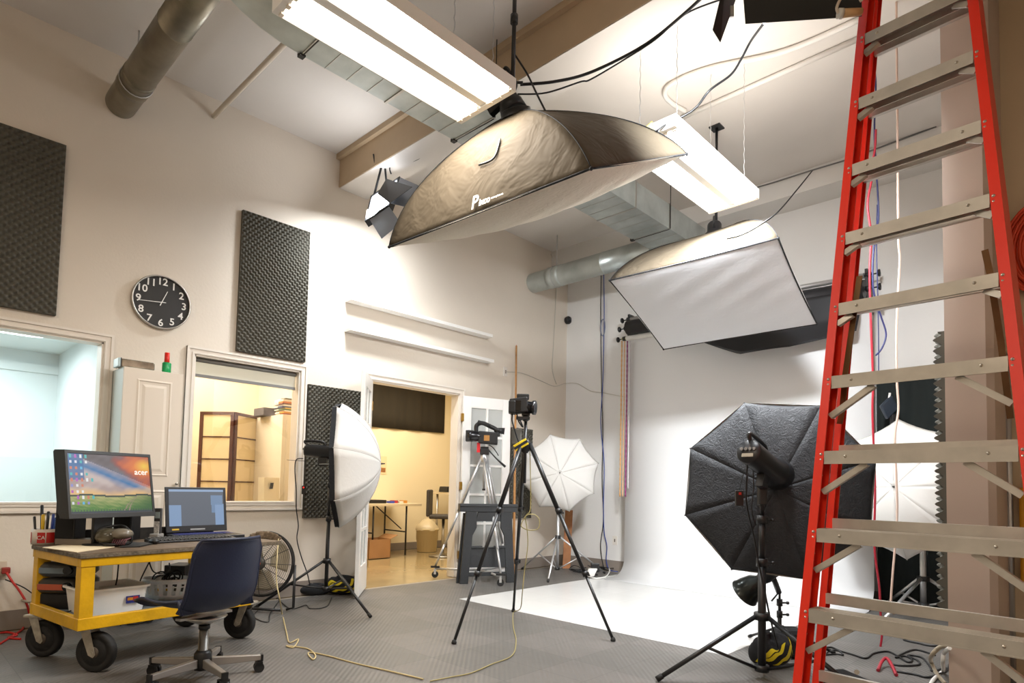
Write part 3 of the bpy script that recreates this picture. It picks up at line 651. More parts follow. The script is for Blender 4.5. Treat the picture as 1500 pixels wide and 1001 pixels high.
def caster(c, ang, r=.105, w=.05):
    c = V(c); d = V((math.cos(ang), math.sin(ang), 0)); n = V((-d.y, d.x, 0)); o = c + Z_*r
    p = MB(); p.obox(c+d*.05+Z_*(S0-.006), d*.05, n*.045, Z_*.006)
    for s in (-1, 1):
        q = [c+d*.075+Z_*(S0-.01), c+d*.02+Z_*(S0-.01), c-d*.018+Z_*(r-.01), c-d*.006+Z_*(r-.024), c+d*.02+Z_*(r-.012)]
        p.prism([x+n*(s*(w/2+.008)) for x in q], n*(s*.004))
    p.cyl(o-n*(w/2+.016), o+n*(w/2+.016), .009); br = p.build('caster_fork', mat('worn_steel', '#b0a898', .5, .25, var=.4, vscale=20), t)
    wmb = MB(); wmb.lathe(o, n, [(.03, -w/2), (r*.62, -w/2), (r*.66, -w*.3), (r*.72, -w*.42), (r*.93, -w*.5), (r, -w*.3), (r, w*.3), (r*.93, w*.5), (r*.72, w*.42), (r*.66, w*.3), (r*.62, w/2), (.03, w/2)], 48)
    wmb.build('caster_wheel', RUB, t)
    hb = MB(); hb.lathe(o, n, [(.001, -w/2-.006), (.026, -w/2-.006), (.03, -w/2), (.03, w/2), (.026, w/2+.006), (.001, w/2+.006)], 24); hb.build('caster_hub', mat('rusty_hub', '#5a5046', .6, .3), t)
for q, a in (((140, 984), -2.45), ((64, 962), -2.45), ((350, 935), .62), ((272, 918), .62)): caster(F(*q), a)
# ---- things on the deck
def DK(x, y): return PL(x, y, 2, DZ+.0008)      # a spot on the deck
hx_ = V((fw.x, fw.y, 0)).normalized(); rx_ = V((rt.x, rt.y, 0)).normalized()
def pot(name, label, cat, p, r, h, body, prof=None):
    t = thing(name, label, cat, p); MB().lathe(p, Z_, prof or [(0.001, 0), (r, 0), (r, h), (r*.93, h), (r*.93, h*.1), (.001, h*.1)], 28).build('body', body, t); return t
p = DK(66, 797); tr = 17/FPX*pj(p)[2]; th_ = zat(p, 775)-DZ
t = pot('pen_pot', 'red and white lettered tin pot full of tools at the left end of the cart', 'pot', p, tr, th_, mat('tin_white', '#d9cfc2', .4))
def patch(c, r, a0, a1, z0, z1): return MB().lathe(c, Z_, [(r, z0), (r, z1)], 16, X=(1, 0, 0), a0=a0, a1=a1)
fa = math.atan2(-hx_.y, -hx_.x)
for k, (a, b) in enumerate(((fa-1.25, fa-.55), (fa+.05, fa+.62), (fa+.7, fa+1.3))): patch(p, tr+.001, a, b, th_*.12, th_*.8).build('red_label', mat('red_label', '#b9201b', .4), t)
text_obj('CA', th_*.34, p+V((math.cos(fa+.34), math.sin(fa+.34), 0))*(tr+.003)+Z_*th_*.45, V((-math.sin(fa+.34), math.cos(fa+.34), 0)), Z_, wn, t, 'lettering')
tc_ = [('#17171a', -.5, .155, .009), ('#d8b01a', -.1, .10, .010), ('#20398a', .55, .105, .008), ('#2a2a2c', -.85, .09, .007), ('#c9c4ba', .1, .07, .006), ('#20498a', .8, .085, .007), ('#141414', .3, .12, .008)]
nm_ = ['long black handled tool', 'yellow-gripped knife', 'blue pen', 'short black pen', 'pale pen', 'dark blue marker', 'black marker']
for (c, o, h, r), nn in zip(tc_, nm_):
    b = p + rx_*(o*tr*.7) + hx_*(random.uniform(-.3, .3)*tr) + Z_*.012; e = b + rx_*(o*.02) + Z_*(th_*.6+h)
    m = MB(); m.cyl(b, e, r*.7, r, 8); m.ball(e, r, 8); m.build('hand_tool', mat('tool_'+c[1:], c, .4), None, label=nn+' standing in the lettered tin pot on the cart', cat='tool', group='tools in the tin pot')
# speaker at the left of the monitor
def speaker(label, pl_, px0, px1, pytop, dep=.10, yaw=0):
    p = DK(*pl_); tt = pj(p)[2]; w = (px1-px0)/FPX*tt/2; h = zat(p, pytop)-DZ; t = thing('desktop_speaker', label, 'speaker', p)
    MB().obox(p+Z_*(h/2)+hx_*dep*.5, rx_*w, hx_*dep/2, Z_*(h/2)).build('cabinet', BPL, t, bevel=.006)
    MB().obox(p+Z_*(h/2)-hx_*.002, rx_*(w-.008), hx_*.002, Z_*(h/2-.01)).build('grille', mat('speaker_cloth', '#0f0f10', .9), t); return t
speaker('black desktop speaker behind the left edge of the monitor', (93, 799), 79, 108, 731)
speaker('black desktop speaker behind the right half of the monitor', (178, 792), 166, 193, 735)
# monitor
A_, B_, C__, D__ = (78, 657), (219, 659), (234, 744), (110, 757)
mt = 3.75
m0 = T(94, 661, 3.45); m1 = T(220.5, 660, 3.93)
wv = (m1-m0); wv.z = 0; ww = wv.length; wv.normalize(); nrm = V((wv.y, -wv.x, 0));
if nrm.dot(CAM-m0) < 0: nrm = -nrm
mz1 = m0.z+.01; xy0 = V((m0.x, m0.y, 0)); mz0 = zat((xy0.x, xy0.y), 760)
tl = .20   # leans: the bottom comes forward to the viewer
def MP(u, v, d=0):     # u,v in 0..1 across the front, d towards the viewer
    z = mz0+(mz1-mz0)*v; return V((xy0.x, xy0.y, 0)) + wv*(ww*u) + nrm*(d + (1-v)*tl*(mz1-mz0)) + Z_*z
t = thing('monitor', 'black computer monitor showing a sunset field desktop picture, raised on the cart', 'monitor', V((MP(.5, 0).x, MP(.5, 0).y, DZ)))
m = MB(); b = .022; fr = []
def q4(u0, v0, u1, v1, d): return [MP(u0, v0, d), MP(u1, v0, d), MP(u1, v1, d), MP(u0, v1, d)]
m.rings([q4(0, 0, 1, 1, -.085), q4(0, 0, 1, 1, 0), q4(.03, .075, .97, .95, 0), q4(.03, .075, .97, .95, -.004)], True, True, False); m.build('housing', mat('monitor_black', '#22211f', .45), t, bevel=.002)
m = MB(); m.rings([q4(-.0, .08, .92, .97, -.10), q4(0, 0.03, 1, 1, -.084)], True, True, False); m.build('back_cover', BPL, t)
# the desktop picture
def shade_pic(u, v):
    M = math
    def n(x, y): return (M.sin(x*7.1+M.sin(y*5.3)*1.7)+M.sin(y*11.7+x*4.1+1.3)+M.sin(x*19+y*13+M.sin(x*9))*.6+M.sin(x*37-y*29)*.3)/2.9
    hor = .30+.012*M.sin(u*9)
    def mixc(a, b, k): k = max(0, min(1, k)); return tuple(a[i]*(1-k)+b[i]*k for i in range(3))
    if v > hor:
        nn = n(u*1.3, v*1.6); e = v-(1.0-.55*u)        # above the diagonal: the dark cloud, below: blue, then pink cloud
        if e > 0: c = mixc((.16, .13, .14), (.05, .02, .02), .5+.6*nn)
        else: c = mixc((.45, .33, .30), (.62, .50, .46), .5+nn)
        if e <= .02: c = mixc(c, (.01, .16, .40), 1-abs(e+.12)*7.5-.25*nn)
        if u < .17 and v > .55: c = mixc(c, (.01, .13, .36), .85)
        d = ((u-.93)**2*1.2+(v-.82)**2*1.1)**.5
        c = mixc(c, (.50, .05, .01), 1.55-d*3.2+.5*nn) if e > -.05 else c
        c = mixc(c, (.90, .22, .01), 1.25-d*3.9+.5*nn); c = mixc(c, (1, .60, .04), 1.1-d*7.0)
        c = mixc(c, (.85, .52, .20), 1-(v-hor)*8+.4*nn)
        return c
    if v > hor-.03: return (.02, .04, .02)
    g = n(u*5, v*9); c = mixc((.50, .48, .17), (.07, .22, .02), (hor-v)*4.2+.3*g)
    c = mixc(c, (.02, .11, .01), (u-.6)*2.4+(.16-v)*2)
    path = abs(u-(.84-(hor-v)*1.1+(hor-v)**2*1.6))
    if (hor-v)*.05+.004 < path < .009+(hor-v)*.11: c = (.30, .22, .15)
    return c
gx, gy = 120, 68; m = MB(); P_ = []; cl = []
U0, U1, V0, V1 = .03, .97, .075, .95
for j in range(gy+1):
    for i in range(gx+1): P_.append(MP(U0+(U1-U0)*i/gx, V0+(V1-V0)*j/gy, -.003))
m.add(P_, [(j*(gx+1)+i, j*(gx+1)+i+1, (j+1)*(gx+1)+i+1, (j+1)*(gx+1)+i) for j in range(gy) for i in range(gx)], False)
sm_ = bpy.data.materials.new('desktop_picture'); sm_.use_nodes = True; nt = sm_.node_tree; bs_ = nt.nodes['Principled BSDF']
at = nt.nodes.new('ShaderNodeVertexColor'); at.layer_name = 'screen'; nt.links.new(at.outputs[0], bs_.inputs['Emission Color']); bs_.inputs['Emission Strength'].default_value = .6
bs_.inputs['Base Color'].default_value = (.01, .01, .01, 1); bs_.inputs['Roughness'].default_value = .4
scr = m.build('screen', sm_, t)
ca_ = scr.data.color_attributes.new('screen', 'FLOAT_COLOR', 'CORNER')
icons = {}
for r_ in range(9):
    for c_ in range(5):
        if random.random() < (.95 if c_ < 3 else .45): icons[(r_, c_)] = random.choice([(.8, .8, .9), (.1, .5, .8), (.5, .1, .5), (.7, .2, .1), (.05, .5, .5), (.9, .9, .9), (.3, .3, .7)])
for pl_ in scr.data.polygons:
    j, i = divmod(pl_.index, gx); u, v = i/gx, j/gy; c = shade_pic(u, v)
    r_, c_ = int((1-v)*10.2), int(u/.058)
    if (r_, c_) in icons and .3 < ((1-v)*10.2) % 1 < .8 and .25 < (u/.058) % 1 < .7: c = icons[(r_, c_)]
    if v < .02 or (v < .045 and i % 4 == 1): c = (.02, .03, .05) if v < .02 or i % 8 else (.5, .6, .7)
    for li in pl_.loop_indices: ca_.data[li].color = (*c, 1)
text_obj('acer', .05, MP(.86, .70, -.001), wv, (MP(0, 1)-MP(0, 0)), wn, t, 'lettering', .0003, bold=.001)
bp_ = MP(.5, 0, -.06)
m = MB(); m.obox(V((bp_.x, bp_.y, (DZ+mz0)/2+.03))-wv*.035, wv*.055, nrm*.012, Z_*((mz0-DZ)/2+.06)); m.build('neck', mat('stand_black', '#1a1a1a', .35), t, bevel=.003)
MB().lathe(V((bp_.x, bp_.y, DZ+.0008)), Z_, [(.001, 0), (.13, 0), (.125, .012), (.03, .018), (.001, .02)], 32).build('foot', MATS['stand_black'], t)
# laptop
la, lb = DK(243, 789), DK(334, 787.5)
lw = V((-.118, .993, 0)); LW = .41
while pj(la+lw*LW)[0] < 332 and LW < .5: LW += .004
lb = la+lw*LW; ln = V((lw.y, -lw.x, 0)); 
if ln.dot(CAM-la) < 0: ln = -ln
t = thing('laptop', 'open black laptop with a grey editing window on its screen, right of the monitor', 'laptop', (la+lb)/2)
lz = DZ+.035; lh = zat(la, 714)-lz
MB().hexa([la+Z_*.001, lb+Z_*.001, lb+ln*.24+Z_*.001, la+ln*.24+Z_*.001, la+Z_*.03, lb+Z_*.03, lb+ln*.24+Z_*.022, la+ln*.24+Z_*.022]).build('base', mat('laptop_black', '#16171a', .4), t, bevel=.003)
def LP(u, v, d=0): return la+lw*(LW*u)+Z_*(.035+lh*v)-ln*(.05*v)+ln*d
def lq(u0, v0, u1, v1, d): return [LP(u0, v0, d), LP(u1, v0, d), LP(u1, v1, d), LP(u0, v1, d)]
m = MB(); m.rings([lq(0, 0, 1, 1, -.012), lq(0, 0, 1, 1, 0)], True, True, False); m.build('lid', MATS['laptop_black'], t, bevel=.003)
def scrm(n_, c, e=1.0): return mat(n_, '#050505', .4, emit=c, es=e*.75)
m = MB(); m.add(lq(.05, .14, .95, .95, .0015), [(0,1,2,3)], False); m.build('screen', scrm('editor_grey', '#5b616b'), t)
for a, c in (((.05, .14, .24, .60), '#7d97b8'), ((.80, .14, .95, .62), '#7f99bb'), ((.73, .60, .93, .82), '#7088a6'), ((.05, .90, .95, .95), '#8fa6c4'), ((.74, .42, .80, .6), '#6d86a5')):
    m = MB(); m.add(lq(*a, .002), [(0,1,2,3)], False); m.build('window_panel', scrm('editor_'+c[1:], c), t)
m = MB(); m.add(lq(.38, .045, .62, .075, .001), [(0,1,2,3)], False); m.build('lid_badge', mat('badge_grey', '#9a9a9a', .4), t)
m = MB(); m.add(lq(.09, .05, .2, .085, .001), [(0,1,2,3)], False); m.build('sticker', mat('yellow_sticker', '#c9a52a', .4), t)
m = MB()
for r_ in range(5):
    for c_ in range(14): 
        o = la+lw*(LW*(.06+c_*.063))+ln*(.035+r_*.024)+Z_*.0305; m.hexa([o, o+lw*.017, o+lw*.017+ln*.018, o+ln*.018, o+Z_*.002, o+lw*.017+Z_*.002, o+lw*.017+ln*.018+Z_*.0005, o+ln*.018+Z_*.0005])
m.build('keys', mat('backlit_keys', '#1b1c25', .5, emit='#2a35a8', es=.25), t)
# keyboard
ka, kb = DK(228, 797), DK(346, 790)
kw = V((kb.x-ka.x, kb.y-ka.y, 0)); KW = kw.length; kw.normalize(); kn = V((-kw.y, kw.x, 0)); kn = kn if kn.dot(hx_) > 0 else -kn
t = thing('keyboard', 'long black keyboard with dusty keys in front of the laptop', 'keyboard', (ka+kb)/2)
MB().hexa([ka, kb, kb+kn*.15, ka+kn*.15, ka+Z_*.012, kb+Z_*.012, kb+kn*.15+Z_*.024, ka+kn*.15+Z_*.024]).build('base', BPL, t, bevel=.003)
m = MB()
for r_ in range(6):
    for c_ in range(20):
        o = ka+kw*(.012+c_*(KW-.03)/20)+kn*(.012+r_*.022)+Z_*(.013+r_*.0017); m.hexa([o, o+kw*.016, o+kw*.016+kn*.017, o+kn*.017, o+Z_*.007, o+kw*.016+Z_*.007, o+kw*.016+kn*.017+Z_*.009, o+kn*.017+Z_*.009])
m.build('keys', mat('dusty_keys', '#3c3a37', .6), t)
# headset display, phone on its charger, mouse, paper, router box and so on
p = DK(165, 800); t = thing('vr_goggles', 'bulky dark glossy goggles with straps lying in front of the monitor', 'goggles', p)
m = MB(); m.ball(p+Z_*.055-rx_*.03, .062, 18, (1.3, 1.1, .8)); m.build('visor', mat('glossy_olive_lens', '#4a4436', .15, var=.4, vscale=20), t)
m = MB(); m.ball(p+Z_*.07+rx_*.05, .05, 16, (1.4, 1.2, .7)); m.build('top_shell', mat('brown_gloss_shell', '#6a6256', .2), t)
m = MB(); m.tube(spline([p-rx_*.10+Z_*.03, p-rx_*.09+Z_*.09, p+Z_*.115+hx_*.05, p+rx_*.09+Z_*.09, p+rx_*.10+Z_*.02, p+rx_*.02+Z_*.015-hx_*.07, p-rx_*.10+Z_*.03]), .008, 6); m.build('strap', BPL, t)
m = MB()
for k in range(7): m.tube([p+rx_*(.03+.012*k)-hx_*.06+Z_*.012, p+rx_*(.035+.012*k)-hx_*.045+Z_*.04, p+rx_*(.04+.011*k)-hx_*.0+Z_*.05], .004, 5)
m.build('earpad_strips', mat('pink_black_foam', '#5a3238', .7), t)
p = DK(229, 791); t = thing('cordless_phone', 'grey cordless phone standing in its cradle between monitor and laptop', 'phone', p)
MB().obox(p+Z_*.02, rx_*.03, hx_*.035, Z_*.02).build('cradle', mat('silver_grey', '#8d8a85', .4), t, bevel=.006)
h = zat(p, 745)-DZ
MB().obox(p+Z_*(h/2+.01)+hx_*.01, rx_*.022, hx_*.012+Z_*.0, Z_*(h/2-.01)).build('handset', mat('phone_dark', '#3d3b39', .35), t, bevel=.005)
MB().obox(p+Z_*(h*.78)-hx_*.004, rx_*.015, hx_*.002, Z_*(h*.1)).build('display', mat('phone_lcd', '#9aa6a4', .3), t)
MB().obox(p+Z_*(h*.38)-hx_*.004, rx_*.016, hx_*.002, Z_*(h*.2)).build('keypad', mat('phone_keys', '#d6d2ca', .4, var=.6, vscale=90), t)
p = DK(100, 798); t = thing('grey_box_device', 'flat grey-brown box device on the paper in front of the monitor foot', 'device', p+rx_*.06)
MB().obox(p+rx_*.06+Z_*.019, rx_*.105, hx_*.05, Z_*.018).build('casing', mat('grey_brown_plastic', '#6f655a', .5), t, bevel=.004)
MB().ball(p-rx_*.02+Z_*.043, .022, 16, (1, 1, .9)).build('trackball', mat('pearl_ball', '#d6cfc4', .15), None, label='pearly white ball resting on the grey box device on the cart', cat='ball')
p = DK(85, 806); q = DK(168, 802)
MB().hexa([DK(62, 803), DK(113, 810), DK(168, 802), DK(108, 797)] + [v+Z_*.003 for v in (DK(62, 803), DK(113, 810), DK(168, 802), DK(108, 797))]).build('paper_sheet', mat('cream_paper', '#d6c4a4', .7), None, label='cream paper sheets on the left front corner of the cart', cat='paper')
MB().hexa([DK(175, 803), DK(205, 802), DK(227, 797), DK(192, 796)] + [v+Z_*.008 for v in (DK(175, 803), DK(205, 802), DK(227, 797), DK(192, 796))]).build('mouse_pad', mat('pad_black', '#191816', .6), None, label='thin black and cream pad on the deck right of the goggles', cat='pad', bevel=.002)
p = DK(225, 797); MB().ball(p+Z_*.016, .03, 14, (1.5, .9, .55)).build('mouse', BPL, None, label='black computer mouse at the left end of the long keyboard', cat='mouse')
# ---- on the lower shelf
SH = S0+.033
def SP(x, y): return PL(x, y, 2, SH)
def tub(name, label, pa, pb, dep, h, m, cat, rim=.012, taper=.9):
    a, b_ = SP(*pa), SP(*pb); w = V((b_.x-a.x, b_.y-a.y, 0)); L = w.length; w.normalize(); n = V((-w.y, w.x, 0)); n = n if n.dot(hx_) > 0 else -n
    c = a+w*(L/2)+n*(dep/2); t = thing(name, label, cat, c)
    def rg(s, z, g=0):
        o = []
        hw, hd = L/2*s+g, dep/2*s+g; r = .03
        for sx, sy, a0 in ((1, 1, 0), (-1, 1, PI/2), (-1, -1, PI), (1, -1, 3*PI/2)):
            for k in range(5): an = a0+PI/2*k/4; o.append(c+w*(sx*(hw-r)+r*math.cos(an))+n*(sy*(hd-r)+r*math.sin(an))+Z_*z)
        return o
    MB().rings([rg(taper, .001), rg(1, h-.01), rg(1, h-.01, rim), rg(1, h, rim), rg(1, h, -.002), rg(taper, .006, -.003)], True, True, False).build('tub', m, t)
    return t, c, w, n, L
WT = mat('milky_plastic', '#f3f1ec', .35)
t, c, w, n, L = tub('storage_tote', 'white plastic tote with a small colourful label on the cart\'s lower shelf', (122, 906), (217, 893), .30, zat(SP(122, 906), 869)-SH+.01, WT, 'tote')
f = c-n*(.30/2*.965); lp = SP(187, 897)-SP(122, 906)
fz = .07
pc_ = f + w*(-L/2+L*.74)
m = MB(); m.obox(pc_+Z_*fz-n*.006, w*.036, n*.001, Z_*.02+n*.001); m.build('label', mat('label_blue', '#24307e', .4), t)
m = MB(); m.obox(pc_+Z_*(fz+.002)-n*.008+w*.014, w*.013, n*.0008, Z_*.013); m.build('label_star', mat('label_red', '#c9342e', .4), t)
m = MB(); m.obox(pc_+Z_*(fz+.004)-n*.008-w*.015, w*.014, n*.0008, Z_*.008); m.build('label_band', mat('label_orange', '#d88a2a', .4), t)
m = MB()
for k in range(3): m.obox(c+w*(-.08+.07*k)+Z_*(.10+.01*k), w*.07, n*.09, (Z_*.002+w*.0006*(k-1)))
m.build('loose_papers', mat('paper_white', '#e4e0d8', .7), None, label='loose white papers on top of the white plastic tote', cat='paper')
# basket
a = SP(202, 880); t = thing('laundry_basket', 'white slotted plastic basket full of black cables behind the chair back', 'basket', a)
c = a+rx_*.12+hx_*.1; bh = .13
m = MB()
def el(s, z): return [c+rx_*(math.cos(2*PI*i/32)*.15*s)+hx_*(math.sin(2*PI*i/32)*.10*s)+Z_*z for i in range(32)]
m.rings([el(.8, .0), el(.85, .03)], True, False, True); m.rings([el(.97, bh-.03), el(1.02, bh), el(1.06, bh), el(1.06, bh-.012)], False, False, True)
for i in range(32):
    if i % 2 == 0: 
        p0_, p1_ = el(.85, .03), el(.97, bh-.03); j = (i+1) % 32; m.add([p0_[i], p0_[j], p1_[j], p1_[i]], [(0,1,2,3)], False)
m.rings([el(.91, .075), el(.915, .083)], False, False, True)
m.build('body', WT, t)
m = MB(); rr_ = random.Random(3)
for k in range(9):
    o = c+rx_*rr_.uniform(-.07, .07)+hx_*rr_.uniform(-.04, .04)+Z_*(bh-.02+rr_.uniform(0, .03)); ra = rr_.uniform(.03, .055); ax, ay = rx_*ra, (hx_*rr_.uniform(.2, 1)+Z_*rr_.uniform(.3, 1)).normalized()*ra
    m.tube([o+ax*math.cos(2*PI*i/14)+ay*math.sin(2*PI*i/14) for i in range(14)], .005, 5, True)
m.build('coiled_cables', CAB, None, kind='stuff', label='tangle of black cables filling the slotted white basket', cat='cables')
# black box on the right
p = SP(255, 868); MB().obox(p+hx_*.08+Z_*.135, rx_*.07, hx_*.09, Z_*.045).build('black_box_device', BPL, None, label='black box device on the basket side of the lower shelf, wires rising from it', cat='device', bevel=.004)
MB().obox(p+hx_*.08+Z_*.045, rx_*.06, hx_*.08, Z_*.044).build('small_carton', mat('dark_carton', '#4a3f36', .7), None, label='dark carton under the black box device on the cart shelf', cat='carton', bevel=.004)
# two projectors stacked at the left
pA = SP(82, 893)
def projector(z, col, lab, stripe, s=1.0, sh_=0):
    c = pA+hx_*.10+rx_*sh_+Z_*z; t = thing('projector', lab, 'projector', c)
    h = .085*s
    m = MB()
    def rg(s_, zz): 
        o = []
        for k in range(24):
            a = 2*PI*k/24; x = max(-1, min(1, 1.25*math.cos(a))); y = max(-1, min(1, 1.25*math.sin(a))); o.append(c+rx_*(x*.12*s*s_)+hx_*(y*.12*s_)+Z_*zz)
        return o
    m.rings([rg(.9, 0), rg(1, .015), rg(1, h*.75), rg(.86, h), rg(.01, h+.002)], True, False, True); m.build('casing', mat('proj_'+col[1:], col, .35), t)
    m = MB(); m.obox(c-hx_*.121+Z_*(h*.45)-rx_*.02, rx_*.08*s, hx_*.003, Z_*(h*.2)); m.build('front_stripe', mat('stripe_'+stripe[1:], stripe, .4), t, bevel=.003)
    m = MB(); m.cyl(c-hx_*.11+rx_*.07+Z_*(h*.5), c-hx_*.128+rx_*.07+Z_*(h*.5), .025, n=16); m.build('lens', mat('lens_black', '#0a0a0c', .1), t)
projector(.09, '#33312e', 'dark power tool case with an orange stripe, lower of the two on the cart shelf', '#b2563a')
projector(.185, '#3f4244', 'dark grey rounded device, upper of the two stacked at the left of the cart shelf', '#6f7d86', .95, .0)
MB().obox(pA+hx_*.10+Z_*.045, rx_*.10, hx_*.10, Z_*.044).build('black_case', BPL, None, label='low black case under the two stacked devices on the cart shelf', cat='case', bevel=.01)
sp_ = lambda *a: [SP(x, y)+Z_*.008 for x, y in a]
cable('power_cable', sp_((70, 893), (90, 886), (107, 889), (104, 897), (88, 900), (76, 895), (80, 888), (98, 884)), .004, CAB, 'black cable curled on the left end of the cart\'s lower shelf')
# hanging cables under the deck
u0 = cp_(.45, LY-.05, DZ-.08)
cable('power_cable', [T(175, 812, 3.7), T(172, 845, 3.7), T(170, 866, 3.72), T(190, 868, 3.7)], .004, CAB, 'thin black cable hanging straight under the cart deck beside the front post')
cable('power_cable', [T(228, 806, 3.8), T(208, 845, 3.8), T(203, 860, 3.82)], .004, CAB, 'black cable slanting under the deck above the slotted basket')
cable('power_cable', [T(216, 812, 3.8), T(225, 838, 3.8), T(247, 838, 3.82), T(248, 825, 3.8)], .004, CAB, 'black cable looping under the deck towards the black box device')
# cables below and behind the cart, plug and socket at the far left
def fl_(*a, z=.006): return [F(x, y)+Z_*z for x, y in a]
sk = WL(1, 838); t = thing('wall_socket', 'grey socket with a red plug in the wall at the far left edge', 'socket', sk)
MB().box((.001, sk.y-.1, sk.z-.05), (.008, sk.y+.03, sk.z+.07)).build('plate', mat('wall_plate', '#cbbba6', .5), t, bevel=.002)
MB().box((.008, sk.y+.0, sk.z-.01), (.05, sk.y+.045, sk.z+.03)).build('plug', mat('red_plug', '#8e2a22', .5), t, bevel=.005)
MB().box((.008, sk.y-.1, sk.z-.09), (.055, sk.y-.01, sk.z-.0)).build('adapter', mat('grey_adapter', '#55504a', .5), t, bevel=.005)
cable('extension_cord', [WL(8, 838)+X_*.05, WL(15, 850)+X_*.08, WL(24, 862)+X_*.1, WL(34, 880)+X_*.12, WL(40, 900)+X_*.1], .007, mat('red_cable', '#c0251f', .45), 'red cord dropping from the wall socket behind the cart')
cable('power_cable', [WL(6, 848)+X_*.05, WL(30, 858)+X_*.08, WL(45, 868)+X_*.1, WL(62, 880)+X_*.12], .004, CAB, 'black wire running from the wall socket behind the cart post')
cable('grey_cable', [F(0, 905), F(18, 898)+Z_*.1, F(45, 882, .25), F(75, 870, .3), F(108, 869, .3)], .008, mat('pale_grey_cable', '#a39a88', .5), 'pale grey cable rising from the floor over the cart rail into the shelf')
for k, pts in enumerate((((0, 922), (15, 920), (30, 920)), ((0, 945), (14, 936), (30, 926), (34, 921)), ((0, 929), (12, 928), (25, 932), (12, 936), (30, 938)))):
    cable('extension_cord', fl_(*pts), .007, MATS['red_cable'], ['short straight', 'slanting', 'curled'][k]+' red cord on the floor left of the cart wheels', group=None)
m = MB(); rr_ = random.Random(5)
for k in range(6):
    o = F(165+k*9, 922-k*1.5)+hx_*.12; m.tube(spline([o+rx_*rr_.uniform(-.1, .1)+hx_*rr_.uniform(-.06, .06)+Z_*(.008+.02*rr_.random()) for i in range(6)], 6), .005, 5)
m.build('floor_cables', CAB, None, kind='stuff', label='heap of black cables on the floor under the cart', cat='cables')
# ================================================================ shell chair
HB = F(297, 968, .09); hc = V((HB.x, HB.y, 0))
zs = .345; 
t = thing('swivel_chair', 'dark blue plastic shell swivel chair with its back to the camera', 'chair', hc)
cf = V((-.955, -.27, 0)).normalized(); cs_ = V((-cf.y, cf.x, 0))    # facing direction, sideways
zt = zat(hc - cf*.1, 787)
NAV = mat('navy_plastic_shell', '#18203a', .42, bump=.15, bscale=120, bdist=.003)
def shell(u, v):       # u across -1..1, v from the seat lip to the top of the back
    u = u*2-1; w0 = .205
    if v < .5:
        s = v/.5; f = .24-.40*s; z = zs+.045-.02*math.sin(PI*min(1, s*1.1)) - (.03*(1-s*6) if s < 1/6 else 0); w = w0*(.93+.07*s)
    else:
        s = (v-.5)/.5; a = min(1, s*3.2); f = -.16-.07*math.sin(a*PI/2)-.06*s; z = zs+.03+(.05*(1-math.cos(a*PI/2)))+(zt-zs-.08)*max(0, s-.06)/.94; w = w0*(1.0-.06*s-.10*max(0, s-.9)*10*.4)
    curl = u*u
    bend = .055*curl if v < .5 else .05*curl*(1-(v-.5)) 
    p = hc - rx_*.035 + cs_*(u*w*(1-.10*max(0, v-.9)*10*abs(u)**2)) + cf*(f + (.06*curl if v > .5 else 0)) + Z_*(z + (.045*curl*abs(u) if v < .5 else 0))
    if v > .97: p = p - cf*.006*(v-.97)*33
    return p
m = MB(); m.grid(shell, 28, 44); m.build('seat_shell', NAV, t, solid=.009)
# rolled edge of the shell
ed = [shell(0, v/30) for v in range(31)]+[shell(u/12, 1) for u in range(1, 13)]+[shell(1, 1-v/30) for v in range(1, 31)]+[shell(1-u/12, 0) for u in range(1, 12)]
MB().tube(ed, .008, 8, True).build('shell_edge', NAV, t)
MB().lathe(hc+Z_*.06, Z_, [(.028, 0), (.028, .05), (.024, .05), (.024, zs-.14), (.018, zs-.14), (.018, zs-.075)], 20).build('column', CHR, t)
MB().lathe(hc+Z_*(zs-.09), Z_, [(.02, 0), (.028, 0), (.028, .02), (.02, .02)], 20).build('column_collar', BPL, t)
m = MB(); m.lathe(hc+Z_*(zs-.055), Z_, [(.03, -.01), (.1, .02), (.11, .03), (.02, .03)], 24); m.obox(hc+Z_*(zs-.02), cs_*.15, cf*.02, Z_*.006); m.build('seat_plate', CHR, t)
MB().lathe(hc+Z_*.045, Z_, [(.001, 0), (.04, 0), (.046, .02), (.046, .085), (.036, .1), (.02, .1)], 6).build('hub', BPL, t)
for k in range(5):
    a = math.radians(-144+72*k); d = V((math.cos(a), math.sin(a), 0)); n = V((-d.y, d.x, 0))
    m = MB(); i_, e_ = hc+d*.04, hc+d*.285
    m.hexa([i_-n*.016+Z_*.06, i_+n*.016+Z_*.06, i_+n*.016+Z_*.105, i_-n*.016+Z_*.105, e_-n*.013+Z_*.062, e_+n*.013+Z_*.062, e_+n*.013+Z_*.09, e_-n*.013+Z_*.09])
    lg = m.build('leg', mat('satin_chair_leg', '#a39d97', .35, .6), t, bevel=.004)
    MB().obox(e_+d*.004+Z_*.075, d*.006, n*.015, Z_*.017).build('end_cap', BPL, lg)
    c = e_-d*.01+Z_*.026
    m = MB()
    for s in (-1, 1): m.cyl(c+n*(s*.006), c+n*(s*.024), .026, n=18)
    m.cyl(c, c+Z_*.035, .008); m.obox(c+Z_*.018, d*.018, n*.024, Z_*.012); m.build('caster', BPL, lg)
